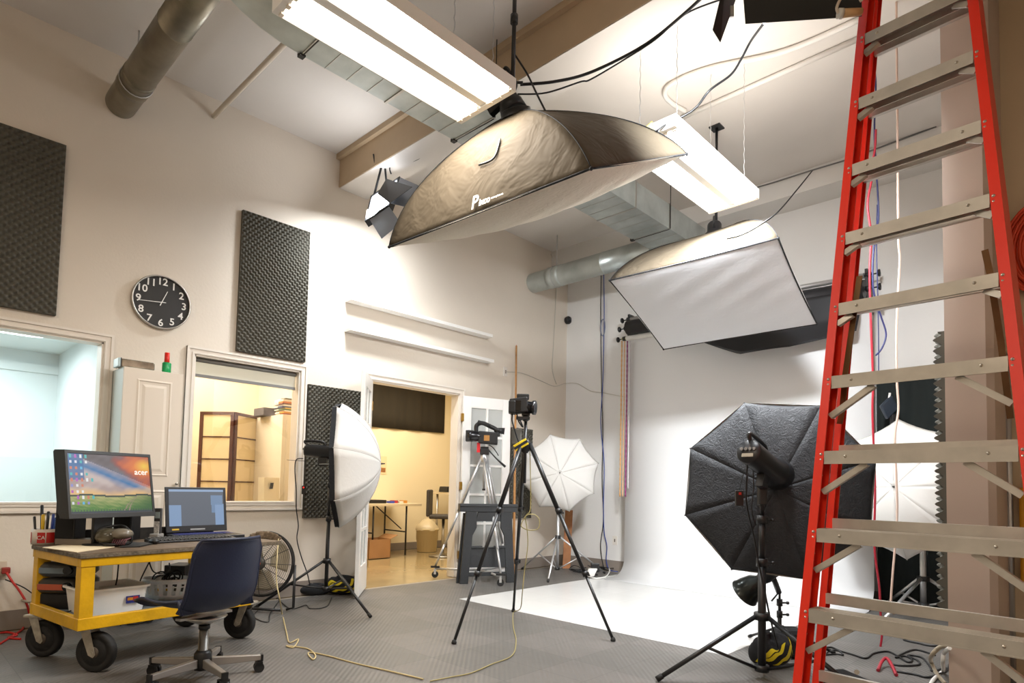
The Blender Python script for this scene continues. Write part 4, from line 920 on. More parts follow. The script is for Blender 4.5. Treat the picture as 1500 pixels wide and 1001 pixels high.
# ================================================================ drum fan
fc = F(396, 873); fc = V((max(fc.x, .22)+.12, 2.6, 0)); 
for k_ in range(400):
    q = T(385, 850, 4+k_*.006); fc = V((q.x, q.y, 0))
    if q.x < .40: break
fn_ = (V((CAM.x, CAM.y, 0))-fc).normalized(); fn_ = (fn_*.80 - V((rt.x, rt.y, 0)).normalized()*.42 + Z_*.1).normalized(); R_ = .255
fz_ = zat(fc, 826); cf_ = fc+Z_*fz_; FX = Z_.cross(fn_).normalized(); FY = fn_.cross(FX)
t = thing('floor_fan', 'large round grey wire floor fan standing behind the chair against the wall', 'fan', fc)
MB().tube([cf_+FX*math.cos(2*PI*i/48)*R_+FY*math.sin(2*PI*i/48)*R_ for i in range(48)], .011, 8, True).build('rim', BLK, t)
MB().lathe(cf_, fn_, [(R_, -.03), (R_+.004, -.03), (R_+.004, .0), (R_, .0)], 48, X=FX).build('drum', mat('fan_grey', '#3b3a38', .5), t)
gm = MB()
for k in range(14):
    r = .05+.205*k/14; z = .05*(1-(r/R_)**2)+.01
    gm.tube([cf_+fn_*z+FX*math.cos(2*PI*i/36)*r+FY*math.sin(2*PI*i/36)*r for i in range(36)], .0017, 4, True)
for k in range(12):
    a = 2*PI*k/12; gm.tube([cf_+fn_*(.05*(1-(r/R_)**2)+.01)+(FX*math.cos(a)+FY*math.sin(a))*r for r in (.03, .1, .18, R_)], .003, 5)
gm.build('grille', mat('fan_wire', '#55524e', .4, .5), t)
MB().lathe(cf_, fn_, [(.001, .075), (.045, .073), (.05, .06), (.05, .05)], 24, X=FX).build('hub_cap', mat('hub_grey', '#474542', .5), t)
MB().lathe(cf_, fn_, [(.001, .078), (.018, .0775), (.019, .075)], 16, X=FX).build('badge', mat('orange_badge', '#d8582a', .4), t)
for k in range(3):
    a0 = 2*PI*k/3+.4
    def bl(u, v, a0=a0): a = a0+(u-.5)*1.35; r = .05+.165*v; return cf_-fn_*(.03+.05*(u-.5))+(FX*math.cos(a)+FY*math.sin(a))*r
    MB().grid(bl, 12, 6).build('blade', mat('fan_blade', '#b3a892', .5), t, solid=.003)
m = MB()
for s in (-1, 1): m.tube([cf_+FX*(s*(R_+.02)), cf_+FX*(s*(R_+.02))-Z_*(fz_-.03), cf_+FX*(s*(R_-.03))-Z_*(fz_-.012)+fn_*.02], .011, 8)
m.tube([V((cf_.x, cf_.y, .012))+FX*(-R_+.03)+fn_*.1, V((cf_.x, cf_.y, .012))+FX*(R_-.03)+fn_*.1], .011, 8); m.build('foot_frame', BLK, t)
m = MB()
def dust(u, v): a = PI*(.30+.36*u); r = R_*(.78+.24*v); return cf_+fn_*(.035+.012*math.sin(u*20)+.01*math.sin(u*47+v*3))+(FX*math.cos(a)+FY*math.sin(a))*r
m.grid(dust, 24, 4); m.build('dusty_cloth', mat('dusty_fabric', '#8c7a64', .95, var=.5, vscale=40, bump=.5), None, label='dusty brown cloth draped over the top of the round floor fan', cat='cloth', solid=.012)
# bag and yellow-striped sandbags, cords
def sandbag(label, c, L=.16, w=.10, h=.13, ang=0, seed=1):
    rr = random.Random(seed); c = V(c); t = thing('sandbag', label, 'sandbag', c, 'black and yellow sandbags'); dx = rx_*math.cos(ang)+hx_*math.sin(ang); dy = -rx_*math.sin(ang)+hx_*math.cos(ang)
    def S(u, v, g=0): 
        a = PI*v; b = 2*PI*u; q = math.sin(a)**.6
        return c+dx*(math.cos(b)*q*(L+g))+dy*(math.sin(b)*q*(w+g))+Z_*max(.002, (h/2-math.cos(a)*(h/2+g))*(1+.14*math.sin(b*3+seed)+.06*math.sin(b*7+a*5)))
    m = MB(); m.grid(lambda u, v: S(u, v), 36, 16); m.build('bag', BFAB, t)
    for k in range(6):
        u0 = .52+k*.075; m = MB(); m.grid(lambda u, v: S(u0+u*.045+.16*v, .30+.07*(k % 2)+v*(.42-.05*(k % 3)), .0035), 3, 14); m.build('yellow_band', mat('yellow_webbing', '#d9c416', .6), t)
    return t
sandbag('black and yellow sandbag on the floor behind the left light stand', F(497, 872)+hx_*.06, .16, .09, .15, 0, 2)
m = MB(); c = F(450, 872)+hx_*.05
m.grid(lambda u, v: c+rx_*(math.cos(2*PI*u)*math.sin(PI*v)**.5*.2)+hx_*(math.sin(2*PI*u)*math.sin(PI*v)**.5*.09)+Z_*max(.002, .045-.045*math.cos(PI*v)*(1+.3*math.sin(u*17))), 40, 12)
m.build('flat_bag', BFAB, None, label='flat black bag on the floor between the fan and the left light stand', cat='bag')
cable('power_cable', fl_((380, 893), (372, 905), (392, 913), (396, 900), (410, 880)), .004, CAB, 'black cable kinked on the floor beside the right cart wheel')
cable('power_cable', fl_((405, 876), (425, 893), (448, 888), (455, 893), (478, 890), (486, 876)), .004, CAB, 'black cable curving on the floor under the left light stand')
cable('beige_cable', [T(408, 790, 4.75), T(406, 815, 4.6), T(405, 850, 4.5), T(410, 880, 4.42), F(413, 900)+Z_*.008, F(416, 912)+Z_*.006, F(420, 930)+Z_*.006, *fl_((424, 943), (437, 938), (430, 950), (420, 948), (450, 952), (462, 962), (458, 968), (452, 958), (478, 962)), F(520, 973)+Z_*.004, F(570, 985)+Z_*.006, F(620, 997)+Z_*.006], .0045, mat('beige_cable', '#b9a678', .5), 'beige cable falling from the fan and curling across the grey floor')
# ================================================================ umbrellas, stands, strobes
def two_sided(name, c, tr=.35, bump=.1):
    m = bpy.data.materials.new(name); m.use_nodes = True; nt = m.node_tree; nt.nodes.clear(); N = nt.nodes.new; o = N('ShaderNodeOutputMaterial')
    d = N('ShaderNodeBsdfDiffuse'); t_ = N('ShaderNodeBsdfTranslucent'); mx = N('ShaderNodeMixShader'); mx.inputs[0].default_value = tr
    d.inputs[0].default_value = lin(c); t_.inputs[0].default_value = lin(c)
    n = N('ShaderNodeTexNoise'); n.inputs['Scale'].default_value = 14; n.inputs['Detail'].default_value = 4; n.inputs['Distortion'].default_value = 2; tc = N('ShaderNodeTexCoord'); nt.links.new(tc.outputs['Object'], n.inputs['Vector'])
    b = N('ShaderNodeBump'); b.inputs['Strength'].default_value = bump; b.inputs['Distance'].default_value = .02; nt.links.new(n.outputs[0], b.inputs['Height']); nt.links.new(b.outputs[0], d.inputs['Normal'])
    nt.links.new(d.outputs[0], mx.inputs[1]); nt.links.new(t_.outputs[0], mx.inputs[2]); nt.links.new(mx.outputs[0], o.inputs[0]); return m
UW = two_sided('white_umbrella_fabric', '#f0eeea', .3)
UWT = mat('umbrella_seam', '#cfcbc4', .7)
def wrinkled(name, c, strength=.9):
    m = bpy.data.materials.new(name); m.use_nodes = True; nt = m.node_tree; b = nt.nodes['Principled BSDF']; N = nt.nodes.new; tc = N('ShaderNodeTexCoord')
    b.inputs['Base Color'].default_value = lin(c); b.inputs['Roughness'].default_value = .5; b.inputs['Specular IOR Level'].default_value = .5
    n1 = N('ShaderNodeTexNoise'); n1.inputs['Scale'].default_value = 22; n1.inputs['Detail'].default_value = 7; n1.inputs['Distortion'].default_value = 3.5; n1.inputs['Roughness'].default_value = .6
    nt.links.new(tc.outputs['Object'], n1.inputs['Vector'])
    bp = N('ShaderNodeBump'); bp.inputs['Strength'].default_value = strength; bp.inputs['Distance'].default_value = .02; nt.links.new(n1.outputs[0], bp.inputs['Height']); nt.links.new(bp.outputs[0], b.inputs['Normal']); return m
OCT = wrinkled('wrinkled_black_nylon', '#2b2d31', .6); OCT.node_tree.nodes['Principled BSDF'].inputs['Roughness'].default_value = .62
SBF = wrinkled('softbox_outer_fabric', '#50473a', .55); SBF.node_tree.nodes['Principled BSDF'].inputs['Roughness'].default_value = .8; SBF.node_tree.nodes['Principled BSDF'].inputs['Specular IOR Level'].default_value = .2
for n_ in SBF.node_tree.nodes:
    if n_.type == 'TEX_NOISE': n_.inputs['Scale'].default_value = 4.5; n_.inputs['Distortion'].default_value = .6; n_.inputs['Detail'].default_value = 3
    if n_.type == 'BUMP': n_.inputs['Distance'].default_value = .05
DIF = two_sided('cream_diffuser_cloth', '#f3ead9', .25, .3); DIF2 = two_sided('white_diffuser_cloth', '#f4f5f8', .2, .12)
def umbrella(label, rimc, axis, R, depth, phase, fab, up_=None, shaft=.45, rim_m=None, name='photo_umbrella', cat='umbrella', group=None, lip=None):
    rimc = V(rimc); axis = V(axis).normalized(); U0 = (V(up_ or up) - axis*axis.dot(V(up_ or up))).normalized(); S0_ = U0.cross(axis)
    t = thing(name, label, cat, rimc+axis*depth*.5, group); ph = math.radians(62)
    def rib(k, v):
        a = 2*PI*k/8+phase; r = R*math.sin(v*ph)/math.sin(ph); h = depth*(1-(1-math.cos(v*ph))/(1-math.cos(ph)))
        return (U0*math.cos(a)+S0_*math.sin(a))*r, axis*h
    m = MB()
    for k in range(8):
        def fn(u, v, k=k):
            v = .001+.999*v; (a, ha), (b, _) = rib(k, v), rib(k+1, v); s = 4*u*(1-u); p = a*(1-u)+b*u
            return rimc + p*(1-(.05 if fab is UW else .02)*s*v*v) + ha*(1-.0*s)
        m.grid(fn, 6, 14)
    m.build('canopy', fab, t, solid=.0015)
    for k in range(8):
        pts = [rimc+sum(rib(k, v/14), V((0,0,0)))-axis*.006 for v in range(15)]
        r = MB().tube(pts, .0024, 5).build('rib', rim_m or SIL, t)
        MB().ball(pts[-1]+axis*.003, .006, 6).build('rib_tip', BLK if lip else CHR, r)
    sm = MB()
    for k in range(8 if fab is UW else 0): sm.tube([rimc+sum(rib(k, v/14), V((0,0,0)))+axis*.0015 for v in range(1, 15)], .0016, 4)
    if sm.v: sm.build('seam', UWT, t)
    sh = MB(); sh.cyl(rimc+axis*(depth+.02), rimc-axis*(shaft-depth), .005, n=8); sh.build('shaft', CHR, t)
    MB().cyl(rimc+axis*(depth-.004), rimc+axis*(depth+.035), .008, .005, 10).build('tip', BLK, t)
    if lip:
        l = MB(); ring0 = [rimc+sum(rib(k/1.0, 1), V((0,0,0))) for k in range(8)]
        ring1 = [p-axis*lip for p in ring0]; cen = rimc-axis*(lip*.8)
        l.rings([ring0, ring1], False, False, False); l.build('white_lip', mat('diffuser_white', '#ece9e4', .7), t)
        d = MB(); d.add(ring1+[cen], [(i, (i+1) % 8, 8) for i in range(8)], False); d.build('front_diffuser', MATS['diffuser_white'], t)
    return t, U0, S0_
def stand(label, c, feet, hubz, topz, r, m, lowz=.06, name='light_stand', cat='light stand', legr=.011, group=None, tipm=None, brace=.5):
    c = V((c[0], c[1], 0)); t = thing(name, label, cat, c, group)
    secs = 3; zz = [lowz, hubz+(topz-hubz)*.42, hubz+(topz-hubz)*.75, topz]
    p = MB()
    for i in range(3): p.cyl(c+Z_*zz[i], c+Z_*zz[i+1], r*(1-.22*i), n=14)
    p.build('pole', m, t)
    for i in (1, 2):
        k = MB(); k.cyl(c+Z_*(zz[i]-.03), c+Z_*(zz[i]+.015), r*1.45, n=12); k.cyl(c+Z_*(zz[i]-.01), c+Z_*(zz[i]-.01)+rx_*(r+.035), .006); k.ball(c+Z_*(zz[i]-.01)+rx_*(r+.04), .012, 8)
        k.build('clamp_collar', BLK, t)
    MB().cyl(c+Z_*(hubz-.02), c+Z_*(hubz+.02), r*2.0, n=12).build('leg_hub', BLK, t)
    MB().cyl(c+Z_*(lowz-.01), c+Z_*(lowz+.025), r*1.8, n=12).build('lower_hub', BLK, t)
    for f in feet:
        f = V((f[0], f[1], 0)); d = (f-c).normalized(); a = c+d*(r*1.6)+Z_*hubz; e = V((f.x, f.y, legr*.9))
        lg = MB().cyl(a, e, legr, n=8).build('leg', m, t)
        MB().cyl(e+(a-e).normalized()*.035, e, legr*1.25, n=8).build('foot_cap', tipm or RUB, lg)
        q = a.lerp(e, brace); MB().cyl(c+d*(r*1.5)+Z_*(lowz+.008), q, legr*.7, n=6).build('brace', m, t)
    return t
def on_line(px, py, cond):   # a floor position along the column px of the photograph that meets cond best
    best = None
    for k in range(400):
        t_ = 2.5+k*.016; P = T(px, py, t_); e = cond(V((P.x, P.y, 0)))
        if best is None or e < best[0]: best = (e, V((P.x, P.y, 0)))
    return best[1]
def third(c, a, b):
    c, a, b = V((c[0], c[1], 0)), V((a[0], a[1], 0)), V((b[0], b[1], 0)); d = -((a-c).normalized()+(b-c).normalized()).normalized(); return c+d*((a-c).length+(b-c).length)/2
def strobe(label, a, b, r, rear_face=True, name='studio_strobe', cat='studio light', grp=None):
    a, b = V(a), V(b); d = (b-a).normalized(); t = thing(name, label, cat, (a+b)/2, grp); L = (b-a).length
    MB().lathe(a, d, [(.001, 0), (r*.9, 0), (r, .012), (r, L*.62), (r*1.06, L*.64), (r*1.06, L*.72), (r*1.25, L*.78), (r*1.3, L), (r*1.1, L)], 28, cap1=True).build('housing', mat('strobe_black', '#17181b', .35), t)
    U_ = (Z_-d*d.z).normalized(); S_ = U_.cross(d)
    MB().tube(spline([a+U_*r*.75+d*.02, a+U_*r*1.35-d*.012, a+U_*r*1.5+d*.05, a+U_*r*1.45+d*L*.45, a+U_*r*.95+d*L*.55], 6), .011, 8).build('handle', BLK, t)
    k = MB()
    for i in range(4): k.cyl(a+S_*(r*(-.5+.33*i))+U_*r*.15, a-d*.012+S_*(r*(-.5+.33*i))+U_*r*.15, .009, n=10)
    k.build('dials', mat('dial_grey', '#6d6a66', .4), t)
    MB().obox(a-d*.003-U_*r*.35, S_*r*.45, U_*r*.14, d*.003).build('rear_panel', mat('panel_silver', '#8e877a', .35, .5), t)
    MB().obox((a+b)/2-U_*(r+.03), S_*.02, U_*.04, d*.035).build('bracket', BLK, t)
    return t, U_, S_, d
# --- left stand with strobe and white umbrella
fA_, fB_ = F(543, 906), F(373, 893)
c = on_line(478, 850, lambda P: abs((P-V((fA_.x, fA_.y, 0))).length-(P-V((fB_.x, fB_.y, 0))).length))
LSC = c; tS = pj(c+Z_*.6)[2]
topz = zat(c, 672)
stand('black light stand on the left holding the strobe with the white umbrella', c, [fA_, fB_, third(c, fA_, fB_)], zat(c, 822), topz, .0155, BLK, zat(c, 864))
hp = V((c.x, c.y, zat(c, 664))); 
k = tS/FPX
strobe('black strobe head on the left stand, pointing into the side-on white umbrella', hp-rx_*38*k+Z_*.02, hp+rx_*17*k, .054)
rimc = T(499, 680, tS+.03)
rv_ = ray(499, 680).normalized(); sd_ = (rx_-rv_*rx_.dot(rv_)).normalized()
um5, Uu, Su = umbrella('big white umbrella seen side-on at the left stand, its dome bulging towards the doorway', rimc, sd_-rv_*.10+Z_*.03, 94*k, 58*k, math.radians(14), UW, shaft=.5)
sk_ = MB(); ax5 = (sd_-rv_*.10+Z_*.03).normalized(); R5 = 94*k
ring = [rimc+(Uu*math.cos(2*PI*i/8+math.radians(14))+Su*math.sin(2*PI*i/8+math.radians(14)))*R5*.99 for i in range(8)]
sk_.rings([ring, [p-ax5*.035 for p in ring], [rimc-ax5*.035+(p-rimc)*.9 for p in ring]], False, False, False); sk_.build('black_skirt', BFAB, um5, solid=.002)
cable('power_cable', [T(444, 672, tS), T(434, 674, tS), T(432, 690, tS), T(434, 720, tS), T(434, 745, tS), T(437, 770, tS), T(435, 790, tS), T(441, 815, tS), T(450, 840, tS), T(454, 858, tS)], .0045, CAB, 'black cable hanging from the left strobe down to the floor')
p = T(445, 718, tS); t = thing('radio_trigger', 'small black trigger with a red light hanging beside the low foam panel', 'trigger', p)
MB().obox(p, rx_*.016, hx_*.008, Z_*.035).build('casing', BPL, t, bevel=.003); MB().ball(p+Z_*.02-hx_*.009, .006, 8).build('red_light', mat('red_led', '#e03030', .3, emit='#ff3020', es=1.5), t)
MB().cyl(T(420, 674, tS), T(452, 676, tS), .0022, n=5).build('antenna_rod', BLK, None, label='thin rod sticking out to the left of the left strobe', cat='rod')
# --- corner stand with white umbrella
c = on_line(817, 800, lambda P: abs(P.x-.62)); tt = pj(c+Z_*.8)[2]; k = tt/FPX
ft = [F(758, 834)]
ft[0] = c+(V((ft[0].x, ft[0].y, 0))-c).normalized()*.62
a1 = math.atan2(ft[0].y-c.y, ft[0].x-c.x)
feet = [c+V((math.cos(a1+q), math.sin(a1+q), 0))*.62 for q in (0, 2*PI/3, -2*PI/3)]
feet = [V((max(q.x, .05), min(q.y, D-.05), 0)) for q in feet]
stand('silver light stand in the far corner behind the black tripod', c, feet, zat(c, 787), zat(c, 700), .017, SIL, .07, tipm=BLK)
um, _, _ = umbrella('white umbrella facing the camera in the far corner behind the black tripod', T(820, 693, tt+.05), -ray(820, 693), 58.5*k, .17, math.radians(-14), UW, shaft=.4)
# --- right stand with white umbrella, behind the ladder
c = F(1353, 905); c = V((c.x, c.y, 0)); tt = pj(c+Z_*.8)[2]; k = tt/FPX
f0 = F(1260, 924); f0 = V((f0.x, f0.y, 0)); a1 = math.atan2(f0.y-c.y, f0.x-c.x); rr0 = (f0-c).length
rr0 = min(rr0, .75); feet = [c+V((math.cos(a1+q), math.sin(a1+q), 0))*(rr0 if abs(q) < 1 else .5) for q in (0, 2*PI/3, -2*PI/3)]
feet[1] = V((min(feet[1].x, P0[0]-.06), min(feet[1].y, D-.05), 0)); feet[2] = V((min(feet[2].x, P0[0]-.06), min(feet[2].y, D-.05), 0))
stand('silver light stand seen through the ladder, beside the partition', c, feet, zat(c, 848), zat(c, 730), .024, SIL, .1, legr=.014, tipm=BLK)
umbrella('white umbrella half hidden behind the ladder steps', T(1322, 716, tt-.25), -hx_*.72-rx_*.68+Z_*.03, 103*(tt-.25)/FPX, .30, math.radians(-4), UW, shaft=.5)
# --- black octagonal umbrella softbox
c = F(1116, 985, .04); c = V((c.x, c.y, 0)); BSC = c; fL = F(962, 999); fL = V((fL.x, fL.y, 0)); a1 = math.atan2(fL.y-c.y, fL.x-c.x)
feet = [c+V((math.cos(a1+q), math.sin(a1+q), 0))*(fL-c).length for q in (0, 2*PI/3, -2*PI/3)]
stand('tall black light stand carrying the big black octagonal softbox', c, feet, zat(c, 903), zat(c, 712), .0215, BLK, .055, legr=.0135)
tt = pj(c+Z_*.9)[2]
tip = T(1140, 700, tt+.03); rimc = T(1136, 717, tt+.28)
t8, U8, S8 = umbrella('big black octagonal umbrella softbox seen from behind in front of the white backdrop', rimc, -ray(1136, 717), 135.5*(tt+.28)/FPX, .12, math.radians(-18.5), OCT, shaft=.2, rim_m=BLK, lip=.03, name='umbrella_softbox', cat='softbox')
sa, sb = T(1096, 661, tt-.17), T(1141, 697, tt+.13)
ts, Us, Ss, ds = strobe('black strobe head with dials and handle at the back of the octagonal softbox', sa, sb, .068)
p = T(1083, 730, tt-.1); t = thing('radio_trigger', 'small black trigger with a red square hanging beside the octagonal softbox strobe', 'trigger', p)
MB().obox(p, rx_*.021, hx_*.01, Z_*.042).build('casing', BPL, t, bevel=.003); MB().obox(p+Z_*.025-hx_*.0105, rx_*.007, hx_*.001, Z_*.007).build('red_square', mat('red_plastic', '#c22c22', .4), t)
MB().cyl(p+Z_*.04, sa-Us*.03, .0018, n=5).build('cord', CAB, t)
MB().obox(V((c.x, c.y, zat(c, 722))), rx_*.022, hx_*.022, Z_*.07).build('tilt_bracket', BLK, None, label='black tilting clamp joining the octagonal softbox to its stand', cat='clamp', bevel=.008)
cable('power_cable', [sa-Us*.03, T(1094, 700, tt-.12), T(1094, 740, tt-.1), T(1105, 790, tt-.05), T(1112, 830, tt-.04), T(1119, 860, tt-.04), T(1128, 905, tt), T(1140, 950, tt+.02)], .0045, CAB, 'black cable hanging from the octagonal softbox strobe along its stand')
cable('power_cable', [T(1103, 688, tt-.06), T(1104, 715, tt-.06), T(1101, 745, tt-.06), T(1106, 770, tt-.05)], .003, CAB, 'short black cord beside the top of the tall black stand')
# --- low stand with bowl reflector
cl_ = F(1142, 952); cl_ = V((cl_.x, cl_.y, 0)); zt = zat(cl_, 868)
fl0 = F(1091, 972); fl0 = cl_+(V((fl0.x, fl0.y, 0))-cl_).normalized()*.33; a1 = math.atan2(fl0.y-cl_.y, fl0.x-cl_.x)
stand('low black light stand with the bowl reflector, behind the tall black stand', cl_, [cl_+V((math.cos(a1+q), math.sin(a1+q), 0))*.33 for q in (0, 2*PI/3, -2*PI/3)], .14, zt, .013, BLK, .05, legr=.009)
t_l = pj(cl_+Z_*.5)[2]
b0, b1 = T(1081, 877, t_l+.05), T(1113, 851, t_l-.06); ax_ = (b0-b1).normalized()
t = thing('bowl_reflector_light', 'black strobe with a dark metal bowl reflector on the low stand', 'studio light', b1)
MB().lathe(b1, ax_, [(.035, -.02), (.04, .0), (.068, .03), (.088, .09), (.098, .14), (.102, .142), (.095, .14), (.08, .08), (.05, .02), (.001, .01)], 36).build('reflector', mat('dark_reflector', '#2f3230', .22, .7), t)
MB().lathe(b1-ax_*.17, ax_, [(.001, 0), (.042, 0), (.048, .01), (.048, .12), (.04, .15), (.035, .16)], 24).build('housing', MATS['strobe_black'], t)
m = MB(); e = T(1141, 868, t_l); m.cyl(b1-ax_*.10, e, .018, n=10); m.cyl(e, V((cl_.x, cl_.y, zt)), .013, n=10); m.cyl(e, e-rx_*.05-Z_*.06, .006, n=8); m.build('bracket', BLK, t)
sandbag('black and yellow sandbag under the tall black stand beside the ladder', F(1133, 984)+hx_*.12+rx_*.03, .14, .10, .17, .4, 4)
m = MB(); q = F(1160, 965)+hx_*.05; m.obox(q+Z_*.09, rx_*.09, hx_*.07, Z_*.09); m.build('black_pouch', BFAB, None, label='black pouch standing on the floor behind the ladder rail and sandbag', cat='bag', bevel=.03)
# ================================================================ softboxes hung overhead
def softbox(label, px, ts_, apexpx, pole_px, fabs, dif, logo=False, bulge=.06, headlen=.28, hdir=None, hdt=.1, sb_lab='', pole_lab='', name='softbox'):
    P = [T(px[i][0], px[i][1], ts_[i]) for i in range(4)]; ctr = sum(P, V((0,0,0)))/4
    n = (P[0]-P[1]).cross(P[2]-P[1]).normalized()
    if n.dot(CAM-ctr) < 0: n = -n
    best = None
    for i in range(300):
        t_ = .5*ts_[0]+i*.01*ts_[0]/3; q = T(apexpx[0], apexpx[1], t_); w = q-ctr; e = (w-n*w.dot(n)).length + (0 if w.dot(n) < -.2 else 9)
        if best is None or e < best[0]: best = (e, q)
    A = best[1]; ax = (ctr-A).normalized(); H_ = (ctr-A).length
    t = thing(name, label, 'softbox', ctr, 'rectangular softboxes hung from the ceiling')
    ringr = .07
    def rod(i, s):
        c = P[i]; d = c-A; rad = (d-ax*d.dot(ax)); hh = d.dot(ax); rad0 = rad.normalized()*ringr
        rs = .45*s+.55*math.sin(s*PI/2); hs = .5*s+.5*(1-math.cos(s*PI/2))
        return A+rad0*(1-s)+rad*rs*1.0+ax*(hh*hs)
    def side(i, u, s):
        j = (i+1) % 4; a, b = rod(i, s), rod(j, s); m_ = a*(1-u)+b*u; sag = 4*u*(1-u)
        inw = (A+ax*(m_-A).dot(ax))-m_
        return m_+inw*(.05*sag*(1-s)*1.0 + .015*sag*s) + ax*(.012*math.sin(u*9+s*7)*s*(1-s))
    for i in range(4):
        MB().grid(lambda u, s, i=i: side(i, u, s), 20, 20).build('side_panel', fabs, t, solid=.002)
    rm = MB()
    for i in range(4): rm.tube([side(i, u/20, 1) for u in range(21)], .006, 6)
    rm.build('rim_piping', BFAB, t)
    rd = MB()
    for i in range(4): rd.tube([rod(i, s/20)-(ctr-A).normalized()*.003 for s in range(21)], .003, 6); rd.ball(P[i], .010, 8)
    rd.build('rod_seams', BFAB, t)
    def df(u, v):
        p = (P[0]*(1-u)+P[1]*u)*(1-v)+(P[3]*(1-u)+P[2]*u)*v; q = (16*u*(1-u)*v*(1-v))**.6
        return p + ax*(bulge*q) + ax*(.004*math.sin((u*3+v*5)*6))*q
    MB().grid(df, 30, 24).build('diffuser', dif, t)
    MB().lathe(A-ax*.03, ax, [(ringr, 0), (ringr+.02, .01), (ringr+.02, .04)], 28).build('speed_ring', BLK, t)
    if logo:
        best = None
        for iu in range(60):
            for is_ in range(60):
                q = side(0, iu/59, is_/59); e = math.hypot(pj(q)[0]-logo[0], pj(q)[1]-logo[1])
                if best is None or e < best[0]: best = (e, iu/59, is_/59)
        _, u, s = best; q = side(0, u, s); X = (side(0, min(1, u+.04), s)-side(0, max(0, u-.04), s)).normalized(); Yv = (side(0, u, s-.05)-side(0, u, s+.05)).normalized()
        if (pj(q+X*.1)[0]-pj(q)[0]) < 0: X = -X
        if (pj(q+Yv*.1)[1]-pj(q)[1]) > 0: Yv = -Yv
        Yv = (Yv-X*X.dot(Yv)).normalized(); nn = X.cross(Yv)
        q = q + nn*.02
        kk = pj(q)[2]/FPX
        text_obj('P', 27*kk, q-X*22*kk, X, Yv, mat('logo_white', '#efece6', .5, emit='#ffffff', es=0), t, 'logo', .0008, bold=.0018, shear=.2)
        text_obj('ixco', 13.5*kk, q-X*1.0*kk-Yv*2.5*kk, X, Yv, MATS['logo_white'], t, 'logo', .0008, bold=.0018, shear=.2)
        text_obj('www.pixco.ca', 4.2*kk, q+X*25*kk-Yv*2.5*kk, X, Yv, MATS['logo_white'], t, 'logo', .0008, bold=.0008)
        fl = MB()   # zipped flap
        fp = []
        for (lx, ly) in ((705, 244), (728, 232), (735, 206)):
            b2 = None
            for iu in range(50):
                for is_ in range(50):
                    qq = side(0, iu/49, is_/49); e = math.hypot(pj(qq)[0]-lx, pj(qq)[1]-ly)
                    if b2 is None or e < b2[0]: b2 = (e, qq)
            fp.append(b2[1]+nn*.012)
        fl.tube(spline(fp, 6), .006, 6); fl.build('flap_zip', BLK, t)
    hd_ = (T(*hdir, pj(A)[2]+hdt)-A).normalized() if hdir else -ax
    st, _, _, _ = strobe(sb_lab, A+hd_*headlen, A+hd_*.01, .06)
    return P, A, ax, t
P1, A1, ax1, _t = softbox('huge dark softbox hanging overhead in the centre, white logo on its lit side', ((570, 362), (866, 247), (1006, 226), (728, 327)), [3.9*q for q in (1, .736, .932, 1.196)], (756, 168), None, SBF, DIF, logo=(712, 292), bulge=.10, headlen=.30, hdir=(722, 108), sb_lab='strobe head plugged into the back of the huge overhead softbox beside the fixture')
P2, A2, ax2, _t = softbox('smaller softbox hanging over the stage, its pale face turned down to the camera', ((893, 411), (1140, 349), (1197, 475), (972, 512)), [5.15*q for q in (1, .836, .978, 1.142)], (1046, 350), None, SBF, DIF2, bulge=.03, headlen=.16, sb_lab='strobe head on top of the smaller overhead softbox')
def drop(label, x, y, z, r, zc=None):
    t = thing('ceiling_pole', label, 'pole', (x, y, z)); MB().cyl((x, y, z), (x, y, H), r, n=12).build('outer_tube', BLK, t)
    MB().box((x-.05, y-.05, H-.012), (x+.05, y+.05, H)).build('ceiling_plate', BLK, t)
    for zz in (z+.02, z+(H-z)*.5): MB().cyl((x, y, zz-.025), (x, y, zz+.025), r*1.8, n=12).build('clamp', BLK, t)
    MB().cyl((x, y, z+.03), (x+.06*rx_.x, y+.06*rx_.y, z+.03), .008, n=8).build('wing_knob', BLK, t)
s1 = T(751, 128, pj(A1)[2]+.02); drop('black pole dropping from the ceiling to the huge overhead softbox', s1.x, s1.y, s1.z, .013)
s2 = T(1049, 340, pj(A2)[2]+.03); drop('thin pole dropping from the ceiling to the smaller overhead softbox', s2.x, s2.y, s2.z, .012)
# ================================================================ small barn-door LED panels
tL = 5.6; q = lambda x, y, dt=0: T(x, y, tL+dt); pL = q(560, 292)
t = thing('led_panel', 'glowing LED panel with open barn doors hung under the tan beam', 'studio light', pL)
face = [q(545, 288), q(583, 262), q(569, 300, -.22), q(537, 321, -.22)]
nf = (face[1]-face[0]).cross(face[3]-face[0]).normalized(); nf = nf if nf.dot(CAM-face[0]) > 0 else -nf
cf2 = sum(face, V((0,0,0)))/4
outer = [cf2+(p-cf2)*1.12 for p in face]
m = MB(); m.rings([[p-nf*.06 for p in outer], [p+nf*.004 for p in outer], [p+nf*.004 for p in face], [p-nf*.01 for p in face]], True, True, False); m.build('housing', BLK, t)
m = MB(); m.add([p-nf*.006 for p in face], [(0,1,2,3)], False); m.build('lamp_face', mat('led_glow', '#ffffff', .3, emit='#eef4ff', es=12), t)
eA = (face[0]-face[1]).normalized(); eB = (face[3]-face[0]).normalized()
for pts, mm in (((q(566, 262, -.02), q(604, 274, -.22), q(571, 298, -.30), q(553, 284, -.08)), BLK), ((q(541, 321, -.22), q(569, 301, -.22), q(587, 327, -.32), q(559, 350, -.32)), None), ((q(584, 259, .02), q(613, 272, -.05), q(597, 304, -.22), q(572, 298, -.22)), None)):
    m = MB(); m.add(pts, [(0,1,2,3)], False); m.build('barn_door', mm or mat('barn_door_grey', '#8b9097', .4, .5), t, solid=.003)
y_ = q(562, 232)
